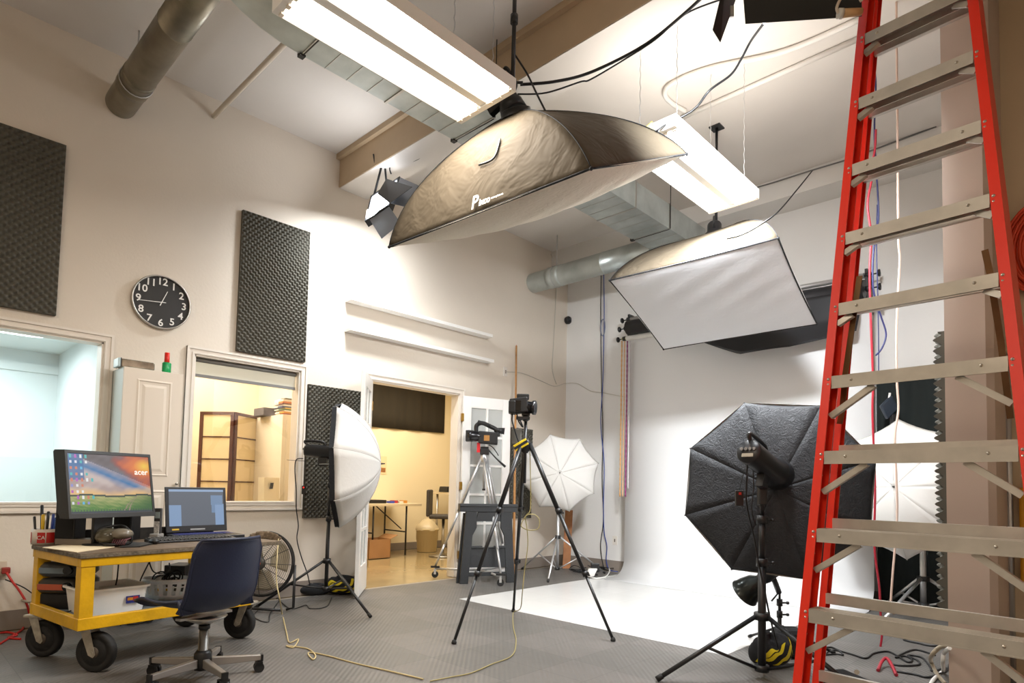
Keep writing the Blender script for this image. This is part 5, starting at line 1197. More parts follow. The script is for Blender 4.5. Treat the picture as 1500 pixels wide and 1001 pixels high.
MB().tube([q(548, 286, .03), q(556, 255, .02), y_], .011, 6).build('yoke', BLK, t); MB().tube([q(566, 268, .03), q(564, 245, .02), y_], .010, 6).build('yoke', BLK, t)
m = MB(); m.cyl(y_, V((y_.x, y_.y, 3.914 if 3.04 < y_.y < 3.36 else H)), .008); m.tube([q(547, 226), q(549, 239), q(558, 243)], .008, 6); m.build('clamp_arm', BLK, t)
area('led_spot', tuple(cf2+nf*.03), .26, .2, 4, (.93, .96, 1), tuple(nf), 170)
area('led_spill', tuple(cf2+V((-.03, 0, -.10))), .26, .2, 62, (.90, .95, 1), (-.30, .16, -1), 175)
cable('power_cable', [q(573, 255), q(571, 246), q(580, 240), q(603, 237, -.1), q(620, 228, -.2), q(635, 212, -.3), q(655, 200, -.4), q(690, 178, -.5)], .006, CAB, 'black cable running from the glowing LED panel up behind the softbox')
tR = 2.6; q = lambda x, y, dt=0: T(x, y, tR+dt)
t = thing('barn_door_light', 'black barn-door light cut by the top edge of the photograph beside the ladder', 'studio light', q(1160, -20))
m = MB(); m.add([q(1086, -40), q(1262, -60), q(1262, 24, .02), q(1092, 35, .02)], [(0,1,2,3)], False); m.build('barn_door', mat('barn_door_black', '#1d1e1d', .6), t, solid=.003)
m = MB(); m.add([q(1062, -30), q(1088, -30, .1), q(1055, 62, .15), q(1044, 44, .1)], [(0,1,2,3)], False); m.build('barn_door', MATS['barn_door_black'], t, solid=.003)
m = MB(); cc_ = q(1165, -75, .12); m.obox(cc_, rx_*.26, hx_*.08, Z_*.07); m.build('housing', BLK, t, bevel=.01)
m = MB(); m.cyl(cc_, V((cc_.x, cc_.y, H)), .014); m.build('yoke_pole', BLK, t)
ld = V((2.0, 6.4, .7)); lp_ = cc_+hx_*.09-rx_*.0; dl_ = (ld-lp_).normalized()
m = MB(); m.obox(lp_+hx_*.002, rx_*.23, hx_*.004, Z_*.055); m.build('lamp_face', MATS['led_glow'], t)
area('barn_door_lamp', tuple(lp_+hx_*.03), .46, .2, 62, COOL, tuple(dl_), 95)
MB().obox(q(1072, 17, .02), rx_*.008, hx_*.004, Z_*.024).build('latch', CHR, t)
t = thing('power_plug', 'beige power plug and looped cord beside the ladder top', 'plug', q(1245, 20))
MB().cyl(q(1231, 20, -.05), q(1262, 17, -.05), .018, .014, 12).build('plug_body', mat('beige_plug', '#c49a6a', .5), t); MB().cyl(q(1228, 20, -.05), q(1234, 20, -.05), .02, n=12).build('collar', mat('clear_plastic', '#cfcac0', .3), t)
MB().tube(spline([q(1228, 20, -.05), q(1226, 10, -.05), q(1235, -6, -.05), q(1252, -12, -.05), q(1262, 2, -.05)], 6), .006, 6).build('cord', mat('pale_cord', '#cdbfae', .5), t)
# ================================================================ black tripod with stills camera
ft_ = [F(665, 944), F(898, 940), F(752, 897)]
c0 = sum([V((f.x, f.y, 0)) for f in ft_], V((0,0,0)))/3
apx = on_line(767, 760, lambda P: (P-c0).length); tt = pj(apx+Z_*1.2)[2]
za = zat(apx, 648); t = thing('tripod', 'tall black tripod in the middle of the room with a stills camera on top', 'tripod', c0)
MB().lathe(apx+Z_*(za-.02), Z_, [(.02, -.06), (.035, -.04), (.04, 0), (.035, .03), (.018, .04)], 20).build('spider', BLK, t)
for f, lb in zip(ft_, (0, 1, 2)):
    e = V((f.x, f.y, .012)); d = (V((e.x, e.y, 0))-apx).normalized(); a = apx+d*.035+Z_*(za-.01); L = e-a
    m = MB(); m.cyl(a, a+L*.36, .0165, n=12); m.cyl(a+L*.35, a+L*.68, .0135, n=12); m.cyl(a+L*.67, e, .0105, n=12); lg = m.build('leg', BLK, t)
    for q_ in (.36, .68):
        k = MB(); k.cyl(a+L*(q_-.012), a+L*(q_+.012), .021, n=12); k.obox(a+L*q_+rx_*.022, rx_*.008, hx_*.008, L.normalized()*.016); k.build('leg_clamp', BPL, lg)
    MB().lathe(e-Z_*.010, Z_, [(.001, 0), (.016, 0), (.018, .008), (.012, .025), (.001, .03)], 12).build('foot', RUB, lg)
zt = zat(apx, 612)
m = MB(); m.cyl(apx+Z_*(za-.30), apx+Z_*(zt-.02), .0125, n=14); m.build('centre_column', BLK, t)
m = MB(); m.ball(apx+Z_*(zt-.005), .028, 14); m.obox(apx+Z_*(zt+.022), rx_*.03, hx_*.03, Z_*.008); m.cyl(apx+Z_*zt, apx+Z_*zt-rx_*.05-Z_*.02, .008); m.build('ball_head', BLK, t)
pt = T(768, 652, tt-.04); m = MB()
for k in (-1, 0, 1): pass
m.obox(T(763, 652, tt-.03), rx_*.045+Z_*.028, hx_*.01, (Z_*.022-rx_*.012)); m.build('strap_pad', mat('yellow_strap', '#d8ba12', .55), t, bevel=.004)
m = MB(); m.obox(T(763, 652, tt-.035), rx_*.047+Z_*.03, hx_*.008, (Z_*.008-rx_*.004)); m.build('strap_stripe', BFAB, t)
kk = tt/FPX
def px_(x, y, dt=0): return T(x, y, tt+dt)
t = thing('stills_camera', 'black stills camera with a lens pointing right, on the black tripod', 'camera', px_(765, 600))
m = MB(); m.obox(px_(760, 595), rx_*13*kk+Z_*2*kk, hx_*.05, Z_*11*kk-rx_*1*kk); m.obox(px_(750, 597, -.02), rx_*5*kk, hx_*.05, Z_*9*kk); m.build('body', BPL, t, bevel=.008)
m = MB(); m.obox(px_(766, 582), rx_*9*kk, hx_*.03, Z_*4*kk); m.build('viewfinder_hump', BPL, t, bevel=.007)
m = MB(); d_ = (rx_*.92-hx_*.25-Z_*.05).normalized(); m.lathe(px_(768, 597), d_, [(.04, 0), (.045, .03), (.043, .06), (.052, .065), (.052, .085), (.045, .085), (.03, .075), (.001, .07)], 28); m.build('lens', mat('lens_barrel', '#17171a', .25), t)
MB().obox(px_(755, 594, -.06), rx_*8*kk, hx_*.002, Z_*7*kk).build('rear_screen', mat('glossy_screen', '#060709', .1), t)
MB().obox(px_(766, 613), rx_*10*kk, hx_*.03, Z_*2*kk).build('mounting_plate', BLK, t)
MB().tube(spline([px_(751, 604, -.03), px_(750, 615, -.04), px_(752, 624, -.05), px_(757, 640, -.05), px_(760, 648, -.05)], 6), .005, 6).build('neck_strap', BFAB, t)
MB().tube(spline([px_(757, 606, -.03), px_(760, 618, -.04), px_(766, 626, -.05), px_(762, 616, -.05)], 6), .005, 6).build('neck_strap', BFAB, t)
MB().obox(px_(757, 640, -.02), rx_*.035, hx_*.01, Z_*.06).build('camera_case', mat('grey_case', '#55544f', .6), None, label='grey pouch hanging under the stills camera beside the wooden stick', cat='pouch', bevel=.01)
# thin yellow cable with loop hanging from the tripod
cb = [px_(776, 655), px_(777, 700), px_(777, 745), px_(771, 755), px_(765, 765), px_(764, 772), px_(775, 777), px_(788, 775), px_(790, 762), px_(782, 754), px_(770, 757), px_(772, 775), px_(773, 800), px_(768, 840), px_(765, 870), px_(762, 892, .3), F(752, 899)+Z_*.006, F(752, 920)+Z_*.006, F(756, 940)+Z_*.006, F(750, 962)+Z_*.006, F(720, 975)+Z_*.006, F(690, 988)+Z_*.006, F(660, 994)+Z_*.006, F(630, 1000)+Z_*.006]
cable('tether_cable', cb, .0035, mat('yellow_cable', '#9c8f5a', .5), 'thin yellowish cable looping down from the black tripod and across the floor')
# ================================================================ silver tripod on a dolly with camcorder
fs = [F(635, 846), F(733, 859), F(741, 842)]
fs = [V((f.x, f.y, 0)) for f in fs]; fs[0].x = max(fs[0].x, -.10)
cS = sum(fs, V((0,0,0)))/3; ap = on_line(709, 700, lambda P: (P-cS).length); ts_ = pj(ap+Z_*1.1)[2]; zs_ = zat(ap, 668)
t = thing('silver_tripod', 'silver tripod standing on a wheeled dolly with a camcorder on top', 'tripod', cS)
zd = .10
hub_ = V((cS.x, cS.y, zd+.0)); 
for f in fs:
    d = (f-V((ap.x, ap.y, 0))).normalized(); e = V((f.x, f.y, zd+.03)); a = ap+d*.03+Z_*(zs_-.02); L = e-a; n_ = V((-d.y, d.x, 0))
    m = MB(); 
    for s in (-1, 1): m.cyl(a+n_*(.017*s), a+L*.5+n_*(.017*s), .013, n=10)
    m.cyl(a+L*.46, a+L*.8, .016, n=10); m.cyl(a+L*.78, e, .012, n=10); lg = m.build('leg', SIL, t)
    MB().obox(a+L*.48, n_*.028, d*.016, L.normalized()*.02).build('leg_clamp', mat('grey_clamp', '#77736c', .5), lg)
for f in fs:
    m = MB(); e = V((f.x, f.y, zd)); m.cyl(hub_, e, .013, n=8); arm = m.build('dolly_arm', SIL, t)
    k = MB(); k.obox(e+Z_*.02, rx_*.05, hx_*.015, Z_*.01); k.build('foot_clamp', BLK, arm)
    w_ = MB(); 
    for s in (-1, 1): w_.cyl(V((f.x, f.y, .036))+hx_*(s*.006), V((f.x, f.y, .036))+hx_*(s*.018), .036, n=20)
    w_.build('caster_wheel', RUB, arm)
    MB().obox(V((f.x, f.y, .068)), rx_*.012, hx_*.022, Z_*.03).build('caster_fork', SIL, arm)
MB().lathe(ap+Z_*(zs_-.03), Z_, [(.02, -.05), (.045, -.03), (.05, 0), (.04, .03), (.025, .05)], 20).build('spider', SIL, t)
MB().cyl(ap+Z_*(zs_-.38), ap+Z_*(zs_+.02), .013, n=12).build('centre_column', SIL, t)
MB().lathe(ap+Z_*(zs_-.39), Z_, [(.001, 0), (.018, 0), (.018, .02), (.001, .02)], 12).build('column_end', BLK, t)
m = MB(); m.obox(ap+Z_*(zs_+.045), rx_*.05, hx_*.035, Z_*.035); m.obox(ap+Z_*(zs_+.09), rx_*.045, hx_*.03, Z_*.012); m.build('fluid_head', BLK, t, bevel=.008)
def sx(x, y, dt=0): return T(x, y, ts_+dt)
MB().tube([sx(716, 660), sx(727, 672), sx(740, 684, -.05)], [.008, .008, .014], 8).build('pan_handle', BLK, t)
MB().obox(sx(701, 656), rx_*.018, hx_*.01, Z_*.055).build('red_tag', mat('red_tag', '#d02028', .4), None, label='red tag hanging under the camcorder on the silver tripod', cat='tag')
k = ts_/FPX
t = thing('camcorder', 'black video camcorder with top handle on the silver tripod, lens pointing left', 'camera', sx(712, 640))
m = MB(); m.obox(sx(715, 642), rx_*14*k-Z_*1*k, hx_*.055, Z_*9*k); m.build('body', BPL, t, bevel=.012)
m = MB(); m.lathe(sx(705, 640), -rx_+Z_*.05, [(.055, 0), (.055, .05), (.06, .055), (.06, .09), (.066, .10), (.066, .15), (.05, .15), (.001, .13)], 28); m.build('lens', MATS['lens_barrel'], t)
m = MB(); m.obox(sx(685.5, 639), rx_*3*k, hx_*.06, Z_*8*k); m.build('lens_hood', BPL, t, bevel=.006)
m = MB(); m.tube(spline([sx(698, 634), sx(698, 624), sx(706, 620), sx(718, 625), sx(727, 630), sx(730, 640)], 6), 3.2*k, 8); m.build('top_handle', BPL, t)
m = MB(); m.cyl(sx(700, 618, -.02), sx(718, 624, -.02), 2.6*k, n=12); m.build('microphone', mat('mic_foam', '#2a2a2a', .9), t)
m = MB(); m.cyl(sx(724, 630), sx(739, 632), 3*k, 5*k, 16); m.build('viewfinder', BPL, t)
MB().obox(sx(713, 642, -.06), rx_*4*k, hx_*.002, Z_*4*k).build('badge', mat('copper_badge', '#a8763a', .4), t)
MB().tube(spline([sx(716, 652), sx(722, 656), sx(728, 664), sx(730, 668)], 5), .006, 6).build('cord', CAB, t)
# ================================================================ folded plastic sawhorses
SAW = mat('dark_grey_plastic', '#2c2e30', .55, bump=.2, bscale=60)
def sawhorse(label, xl, xr, yt, yb, dt=0, off=0):
    L0, R0 = F(xl, yb), F(xr, yb-2); a = V((L0.x, L0.y, 0)); b = V((R0.x, R0.y, 0)); w = (b-a); Wd = w.length; w.normalize(); n = V((w.y, -w.x, 0)); n = n if n.dot(CAM-a) > 0 else -n
    t = thing('sawhorse', label, 'sawhorse', (a+b)/2, 'folded plastic sawhorses'); h = zat(a, yt)
    def P(u, z, d=0): return a+w*(Wd*u)+Z_*(h*z)+n*d
    def slab(pts, d0, d1, nm): m = MB(); m.prism([P(u, z, d0) for u, z in pts], n*(d1-d0)); return m.build(nm, SAW, t, bevel=.004)
    slab([(-.03, .90), (1.03, .90), (1.03, 1), (-.03, 1)], -.05, .05, 'top_beam')
    slab([(-.03, .965), (1.03, .965), (1.03, .985), (-.03, .985)], .05, .058, 'top_lip')
    slab([(.00, 0), (.15, 0), (.21, .60), (.28, .70), (.28, .90), (.08, .90)], .012, .045, 'leg')
    slab([(1.0, 0), (.85, 0), (.79, .60), (.72, .70), (.72, .90), (.92, .90)], .012, .045, 'leg')
    slab([(.27, .78), (.73, .78), (.70, .90), (.30, .90)], .014, .04, 'upper_web')
    slab([(.15, .20), (.85, .20), (.82, .44), (.18, .44)], .012, .038, 'shelf_panel')
    slab([(.19, .44), (.81, .44), (.81, .47), (.62, .47), (.6, .455), (.4, .455), (.38, .47), (.19, .47)], .005, .05, 'shelf_lip')
    slab([(.14, .09), (.86, .09), (.86, .14), (.14, .14)], .015, .035, 'lower_bar')
    slab([(-.04, 0), (.05, 0), (.12, .88), (.06, .88)], -.045, -.015, 'rear_leg'); slab([(1.04, 0), (.95, 0), (.88, .88), (.94, .88)], -.045, -.015, 'rear_leg')
    return t
s_ = sawhorse('dark grey folding plastic sawhorse under the silver tripod, in front of the open door leaf', 672, 752, 738, 855)
# ================================================================ sticks and planks near the far corner
p = F(752, 850); b_ = V((p.x, p.y, 0)); top = None
tq = pj(b_)[2]
tp = WL(756.5, 507, .03)
t = thing('wooden_stick', 'long thin wooden stick leaning upright against the left wall near the corner', 'stick', b_)
MB().cyl(b_+V((0, 0, .002)), tp, .016, .011, 10).build('stick', WOODL, t); MB().cyl(tp, tp+(tp-b_).normalized()*.012, .006, n=8).build('tip', mat('pink_tip', '#d98a8a', .5), t)
a, b2 = F(824, 833), F(836, 832)
w0 = V((a.x, a.y, 0)); zt = zat(w0, 748)
MB().hexa([w0, w0+rx_*.10, w0+rx_*.10+hx_*.02, w0+hx_*.02] + [q+Z_*zt+hx_*.09+rx_*.03 for q in (w0, w0+rx_*.10, w0+rx_*.10+hx_*.02, w0+hx_*.02)]).build('wooden_plank', mat('reddish_plank', '#a36a3c', .6, var=.25, vscale=12), None, label='reddish wooden plank leaning in the far corner behind the silver stand', cat='plank')
# ================================================================ paper backdrop and rollers
YB = 6.36
bx0, bx1 = BK(916, 700, YB)[0], BK(1279, 640, YB)[0]
zr = BK(930, 497, YB)[2]
PAP = mat('white_backdrop_paper', '#dedede', .7)
def paper(u, v):
    x = bx0+(bx1-bx0)*u; r = .22
    L = zr-r+ r*PI/2+.25; s = v*L
    if s < .25: return (x, YB-r-.25+s, .0035)
    s -= .25
    if s < r*PI/2: a = s/r; return (x, YB-r+r*math.sin(a), .0035+r-r*math.cos(a))
    s -= r*PI/2; return (x, YB, .0035+r+s)
MB().grid(paper, 4, 60).build('backdrop_paper', PAP, None, label='wide white paper backdrop hanging from the rollers and curving onto the floor', cat='backdrop', solid=.001)
tR_ = thing('roller_bracket', 'left triple roller bracket with black knobs at the end of the backdrop rollers', 'bracket', (bx0-.03, 6.5, zr), 'backdrop roller brackets')
KN = BLK
lv = [(912, 470, 6.44), (908, 483, 6.33), (906, 498, 6.36)]
rv = [(1287, 400, 6.44), (1288, 420, 6.33), (1288, 440, 6.36)]
Lp, Rp = [BK(*q) for q in lv], [BK(*q) for q in rv]
zs3 = [(Lp[i].z+Rp[i].z)/2 for i in range(3)]
for side, pts, nm in ((-1, Lp, 0), (1, Rp, 1)):
    if nm: tR_ = thing('roller_bracket', 'right triple roller bracket with black knobs seen through the ladder', 'bracket', (bx1+.03, 6.5, pts[2].z), 'backdrop roller brackets')
    xb = pts[0].x-side*.10
    MB().box((xb-.012, 6.42, pts[2].z-.06), (xb+.012, D-.001, pts[0].z+.06)).build('wall_plate', BLK, tR_)
    for p in pts:
        m = MB(); m.cyl(p-X_*(side*.14), p, .007, n=8); m.lathe(p, X_*side, [(.02, -.01), (.034, 0), (.034, .012), (.001, .016)], 16); m.lathe(p-X_*(side*.09), X_*side, [(.028, -.02), (.028, .02)], 16, cap0=True, cap1=True); m.build('knob', BLK, tR_)
def roller(nm, lab, i, r, m, cat, inset=.12, cap=None):
    a, b = Lp[i]+X_*inset, Rp[i]-X_*inset; t = thing(nm, lab, cat, a); MB().cyl(a, b, r, n=28).build('tube', m, t)
    if cap: MB().cyl(a-X_*.06, a+X_*.14, .022, n=14).build('core', cap, t); MB().cyl(b-X_*.14, b+X_*.06, .022, n=14).build('core', cap, t)
    return a, b
roller('metal_roller', 'bare metal roller tube, uppermost of the three above the backdrop', 0, .026, SIL, 'roller')
ab, bb_ = roller('black_paper_roll', 'thick roll of black backdrop paper hung between the wall brackets', 1, .088, mat('black_paper', '#1f1f22', .45), 'paper roll')
roller('backdrop_roller', 'roller carrying the white backdrop paper, with yellow core ends', 2, .03, mat('white_core', '#e6e4df', .5), 'roller', .12, mat('yellow_core', '#d6cf7a', .5))
# loose black paper drooping from the roll
x0_, x1_ = BK(975, 500, 6.24)[0], bb_.x-.02
def droop(u, v):
    x = x0_+(x1_-x0_)*u; zb0 = ab.z+(bb_.z-ab.z)*((x-ab.x)/(bb_.x-ab.x))-.02
    drop_ = .50*(.28+.72*min(1, u*2.2))*(1-.18*max(0, (u-.7)/.3)); s = v*drop_
    curl = .10*max(0, v-.55)/.45
    return (x, 6.245-curl*(1+.2*math.sin(u*14)), zb0-s+.05*max(0, v-.8)*(1+math.sin(u*11)))
MB().grid(droop, 50, 14).build('hanging_black_paper', MATS['black_paper'], None, label='loose end of black paper drooping from the roll behind the smaller softbox', cat='paper', solid=.001)
# bead chains at the left bracket
for k, (x, cname, col, nme) in enumerate(((911, 'orange_beads', '#d9a25a', 'orange'), (915, 'peach_beads', '#dfb489', 'peach'), (919, 'purple_beads', '#8c2f6e', 'purple'), (922.5, 'white_beads', '#d6d3d6', 'white'))):
    a = BK(x, 500, 6.30); zb_ = zat((a.x, a.y), 728 - 12*(k == 3)); m = MB(); n_ = int((a.z-zb_)/.03)
    m.tube([a+Z_*(-(a.z-zb_)*i/n_) for i in range(n_+1)], [.006 if i % 2 else .009 for i in range(n_+1)], 6)
    m.build('bead_chain', mat(cname, col, .4), None, label=nme+' bead chain hanging from the left roller bracket beside the backdrop', cat='bead chain', group='bead chains of the backdrop rollers')
# ================================================================ on the back wall
def bw(x, y, d=.012): return BK(x, y, D-d)
for k, (dx, pts, m_, lab) in enumerate(((0, ((881, 350), (880.5, 400), (880, 470), (881, 560), (883, 640), (882, 700), (884, 760), (880, 795), (881, 815), (885, 835)), CAB, 'black cable running down the back wall from the ceiling to the floor clutter'),
        (1, ((885, 350), (884.5, 400), (885, 470), (883, 560), (880, 620), (885, 680), (884, 740), (885, 780), (889, 800), (888, 822), (893, 835), (905, 838)), mat('blue_cable', '#2c4a9a', .5), 'blue cable running down the back wall beside the black one'))):
    cable('wall_cable', [BK(x, y, D-.02-.01*k) if zat((2, D), y) > .1 or True else 0 for x, y in pts], .0055, m_, lab)
cable('wall_cable', [bw(881, 356), bw(880, 350), bw(890, 346), bw(905, 341), bw(920, 338)], .007, CAB, 'black cable bending from the ceiling corner over the round duct')
ck = MB(); c = BK(883, 480, D-.05); ck.tube([c+X_*(.035*math.cos(2*PI*i/20))+Z_*(.11*math.sin(2*PI*i/20)) for i in range(20)], .007, 6, True); ck.build('cable_loop', mat('grey_cable_coil', '#7a7f94', .5), None, label='small coiled cable loop tied to the wall cables beside the roller bracket', cat='cable')
for (x, y, wall, lab) in ((901, 792, 1, 'white wall outlet low on the back wall left of the backdrop'), (842, 787, 0, 'white wall outlet low in the far corner'), (740, 545, 0, 'white switch box high on the left wall right of the ledges')):
    p = BK(x, y, D) if wall else WL(min(x, 828), y)
    t = thing('wall_outlet', lab, 'outlet', p)
    N_, U_ = (-Y_, X_) if wall else (X_, Y_)
    MB().obox(p+N_*.004, U_*.035, Z_*.057, N_*.004).build('plate', mat('outlet_plate', '#ddd6cc', .4), t, bevel=.002); MB().obox(p+N_*.009, U_*.008, Z_*.02, N_*.002).build('sockets', mat('outlet_dark', '#6b5f55', .5), t)
p = WL(829, 470); t = thing('wall_camera', 'small black round camera on the wall near the far corner', 'camera', p+X_*.05)
MB().lathe(p, X_, [(.035, 0), (.05, .01), (.055, .05), (.04, .075), (.001, .08)], 20).build('body', BPL, t); MB().lathe(p+X_*.078, X_, [(.02, 0), (.015, .01), (.001, .011)], 12).build('lens', mat('lens_black2', '#303236', .2), t)
cable('thin_wire', [WL(740, 545, .012), WL(765, 547, .012), WL(790, 557, .012), WL(812, 566, .012), WL(828, 562, .02), BK(845, 562, D-.012), BK(865, 573, D-.012), BK(885, 576, D-.012), BK(916, 582, D-.015)], .004, mat('white_wire', '#bdb6a8', .5), 'thin pale wire strung across the corner from the switch box to the backdrop')
cable('thin_wire', [WL(807, 372, .01), WL(815, 400, .01), WL(814, 440, .01), WL(811, 500, .01), WL(809, 540, .01), WL(815, 563, .012)], .005, MATS['white_wire'], 'pale wire hanging down the left wall from the ceiling corner')
m = MB(); rr_ = random.Random(9)
for k in range(11):
    o = F(868+rr_.uniform(-18, 30), 836+rr_.uniform(-5, 6)); m.mi = 0
    m.tube(spline([o+X_*rr_.uniform(-.16, .16)+Y_*rr_.uniform(-.12, .12)+Z_*(.008+.04*rr_.random()) for i in range(6)], 6), .006, 5)
m.build('cable_heap', CAB, None, kind='stuff', label='heap of cables and plugs on the floor in the far corner', cat='cables')
p = F(866, 845); t = thing('power_adapter', 'white and black power adapter in the heap at the far corner', 'adapter', p)
MB().obox(p+Z_*.05, rx_*.05, hx_*.03, Z_*.045+rx_*.02).build('casing', WPL, t, bevel=.006); MB().obox(p+Z_*.1+rx_*.05+hx_*.05, rx_*.05, hx_*.03, Z_*.05).build('plug_block', BPL, t, bevel=.006)
cable('white_cable', [F(862, 846)+Z_*.01, F(874, 849)+Z_*.01, F(888, 846)+Z_*.01, F(893, 838)+Z_*.02, F(889, 832)+Z_*.02], .008, WPL, 'white cable looping on the floor at the left edge of the backdrop')
# ================================================================ black cloth at the right end of the back wall, wall foam seen edge-on
xa, xb = BK(1283, 600, 6.5)[0], P0[0]-.12
zc0, zc1 = BK(1330, 905, 6.5)[2], BK(1330, 480, 6.5)[2]
zc1 = BK(1330, 545, 6.5)[2]
MB().grid(lambda u, v: (xa+(xb-xa)*u, 6.53+.012*math.sin(u*30), .01+(zc1)*v), 60, 4).build('black_cloth', mat('black_green_cloth', '#141b1a', .9), None, label='tall black cloth hanging on the back wall right of the white backdrop', cat='cloth', solid=.004)
p = BK(1302, 597, 6.3); t = thing('spring_clamp', 'dark spring clamp holding the top of the black cloth', 'clamp', p)
MB().obox(p, rx_*.05+Z_*.05, hx_*.02, Z_*.06-rx_*.03).build('jaws', mat('clamp_blue_black', '#27313d', .4), t, bevel=.01); MB().obox(p-Z_*.11+rx_*.05, rx_*.035, hx_*.02, Z_*.05).build('handle', BLK, t, bevel=.01)
MB().cyl(p+Z_*.06, p+Z_*.13+rx_*.01, .01).build('pale_tip', WPL, t)
fz0, fz1 = BK(1380, 890, 3.82)[2], BK(1378, 487, 3.82)[2]
m = MB(); k = 8; nn = int((fz1-fz0)/.055)
def wv_(u, v): 
    z = fz0+(fz1-fz0)*v; d = .034+.020*math.sin(2*PI*v*nn+ (PI if False else 0))*math.cos(2*PI*u*10)
    return (P0[0]-d, 3.80+.61*u, z)
m.grid(wv_, 80, nn*8)
for j in range(nn*8):
    a = V(wv_(0, j/(nn*8))); b = V(wv_(0, (j+1)/(nn*8))); m.add([V((P0[0]-.001, a.y, a.z)), a, b, V((P0[0]-.001, b.y, b.z))], [(0,1,2,3)], False)
m.build('acoustic_foam_panel', FOAM, None, label='egg crate foam panel seen edge-on, its wavy edge along the partition', cat='acoustic foam', group='egg crate acoustic foam panels')
# hanging cords between ladder and backdrop
def hang(name, pts, r, m_, lab, t_): cable(name, [T(x, y, t_) for x, y in pts], r, m_, lab)
CRM = mat('crimson_cable', '#9c1a2c', .45); NVB = mat('navy_cable', '#23285c', .45)
hang('hanging_cable', ((1283, 190), (1282, 215), (1278, 240), (1277, 262), (1271, 300), (1276, 345), (1274, 400), (1276, 480), (1279, 560), (1278, 600), (1280, 660), (1282, 720), (1281, 800), (1288, 860), (1290, 900), (1292, 930), (1288, 960), (1286, 985)), .0075, CRM, 'crimson cable hanging from the ceiling behind the ladder down to the floor', 4.2)
hang('hanging_cable', ((1281, 95), (1283, 130), (1281, 200), (1287, 310), (1283, 340), (1279, 380), (1279, 420), (1284, 445), (1291, 465), (1298, 490), (1292, 510), (1283, 521)), .006, NVB, 'navy cable with a frayed end dangling behind the ladder', 4.4)
hang('hanging_cable', ((1285, 300), (1284, 360), (1286, 440), (1287, 500), (1287, 556)), .004, NVB, 'thin navy cable hanging straight behind the ladder', 4.6)
hang('hanging_cable', ((1313, 0), (1314, 120), (1315, 240), (1316, 350), (1318, 380), (1315, 440), (1313, 500), (1314, 560), (1316, 600), (1311, 640), (1313, 700), (1314, 760), (1307, 850), (1305, 890), (1310, 900)), .007, mat('pinkish_cable', '#cbb0a0', .5), 'pinkish white cable hanging behind the ladder beside the black cloth', 4.0)
# ceiling cables
def cl(name, pts, r, lab, m_=CAB): cable(name, [T(*p) for p in pts], r, m_, lab)
cl('ceiling_cable', ((762, 124, 3.9), (810, 120, 3.9), (860, 108, 3.9), (920, 80, 3.8), (960, 55, 3.7), (1000, 22, 3.6), (1030, -5, 3.5)), .009, 'thick black cable sagging across the ceiling right of the huge softbox pole')
cl('ceiling_cable', ((758, 138, 3.9), (800, 136, 3.9), (850, 120, 3.9), (866, 116, 3.9), (920, 84, 3.8), (960, 58, 3.7), (1005, 20, 3.6), (1060, -2, 3.5)), .005, 'thin black cable sagging just under the thick ceiling cable')
cl('ceiling_cable', ((754, 80, 3.9), (772, 108, 3.9), (785, 135, 3.8), (799, 163, 3.7)), .006, 'black cable running down from the pole clamp to the huge softbox')
cl('ceiling_cable', ((1119, 34, 3.2), (1100, 60, 3.4), (1085, 88, 3.5), (1070, 110, 3.6), (1040, 132, 3.7), (1022, 155, 3.7), (1005, 168, 3.7), (975, 183, 3.7), (962, 192, 3.6)), .007, 'black cable from the barn-door light down to the corner of the huge softbox')
cl('ceiling_cable', ((1190, 250, 5.0), (1170, 275, 4.8), (1140, 310, 4.5), (1110, 332, 4.2), (1085, 345, 4.0), (1065, 350, 3.9)), .005, 'thin black cable from the far ceiling to the smaller softbox strobe')
p = T(952, 190, 3.62); MB().obox(p, rx_*.02+Z_*.02, hx_*.012, Z_*.03-rx_*.01).build('spring_clamp', mat('yellow_black_clamp', '#8f7d1c', .5), None, label='yellow and black clamp on the right edge of the huge softbox', cat='clamp', bevel=.004)
m = MB(); m.tube([BK(1100, 278, 6.25)-Y_*.01, BK(1140, 266, 6.25)-Y_*.01, BK(1187, 251, 6.25)-Y_*.01, BK(1237, 236, 6.25)-Y_*.01, BK(1372, 186, 6.25)-Y_*.01], .007, 6)
m.build('ceiling_cable', mat('grey_wire', '#6e6c6a', .5), None, label='grey wire pinned along the top of the far white beam', cat='cable')
# ================================================================ the red ladder
kz = [2, 3, 4, 5, 6, 7, 8, 9, 10]
ypx = [892, 776, 671, 570, 457, 352, 250, 148, 51]; xpx = [1186, 1196, 1206, 1216.5, 1227.5, 1239.5, 1249, 1259.5, 1268]
tl_ = [2.42+ (k-2)*.040 for k in kz]
Lk = [T(x, y, t_) for x, y, t_ in zip(xpx, ypx, tl_)]
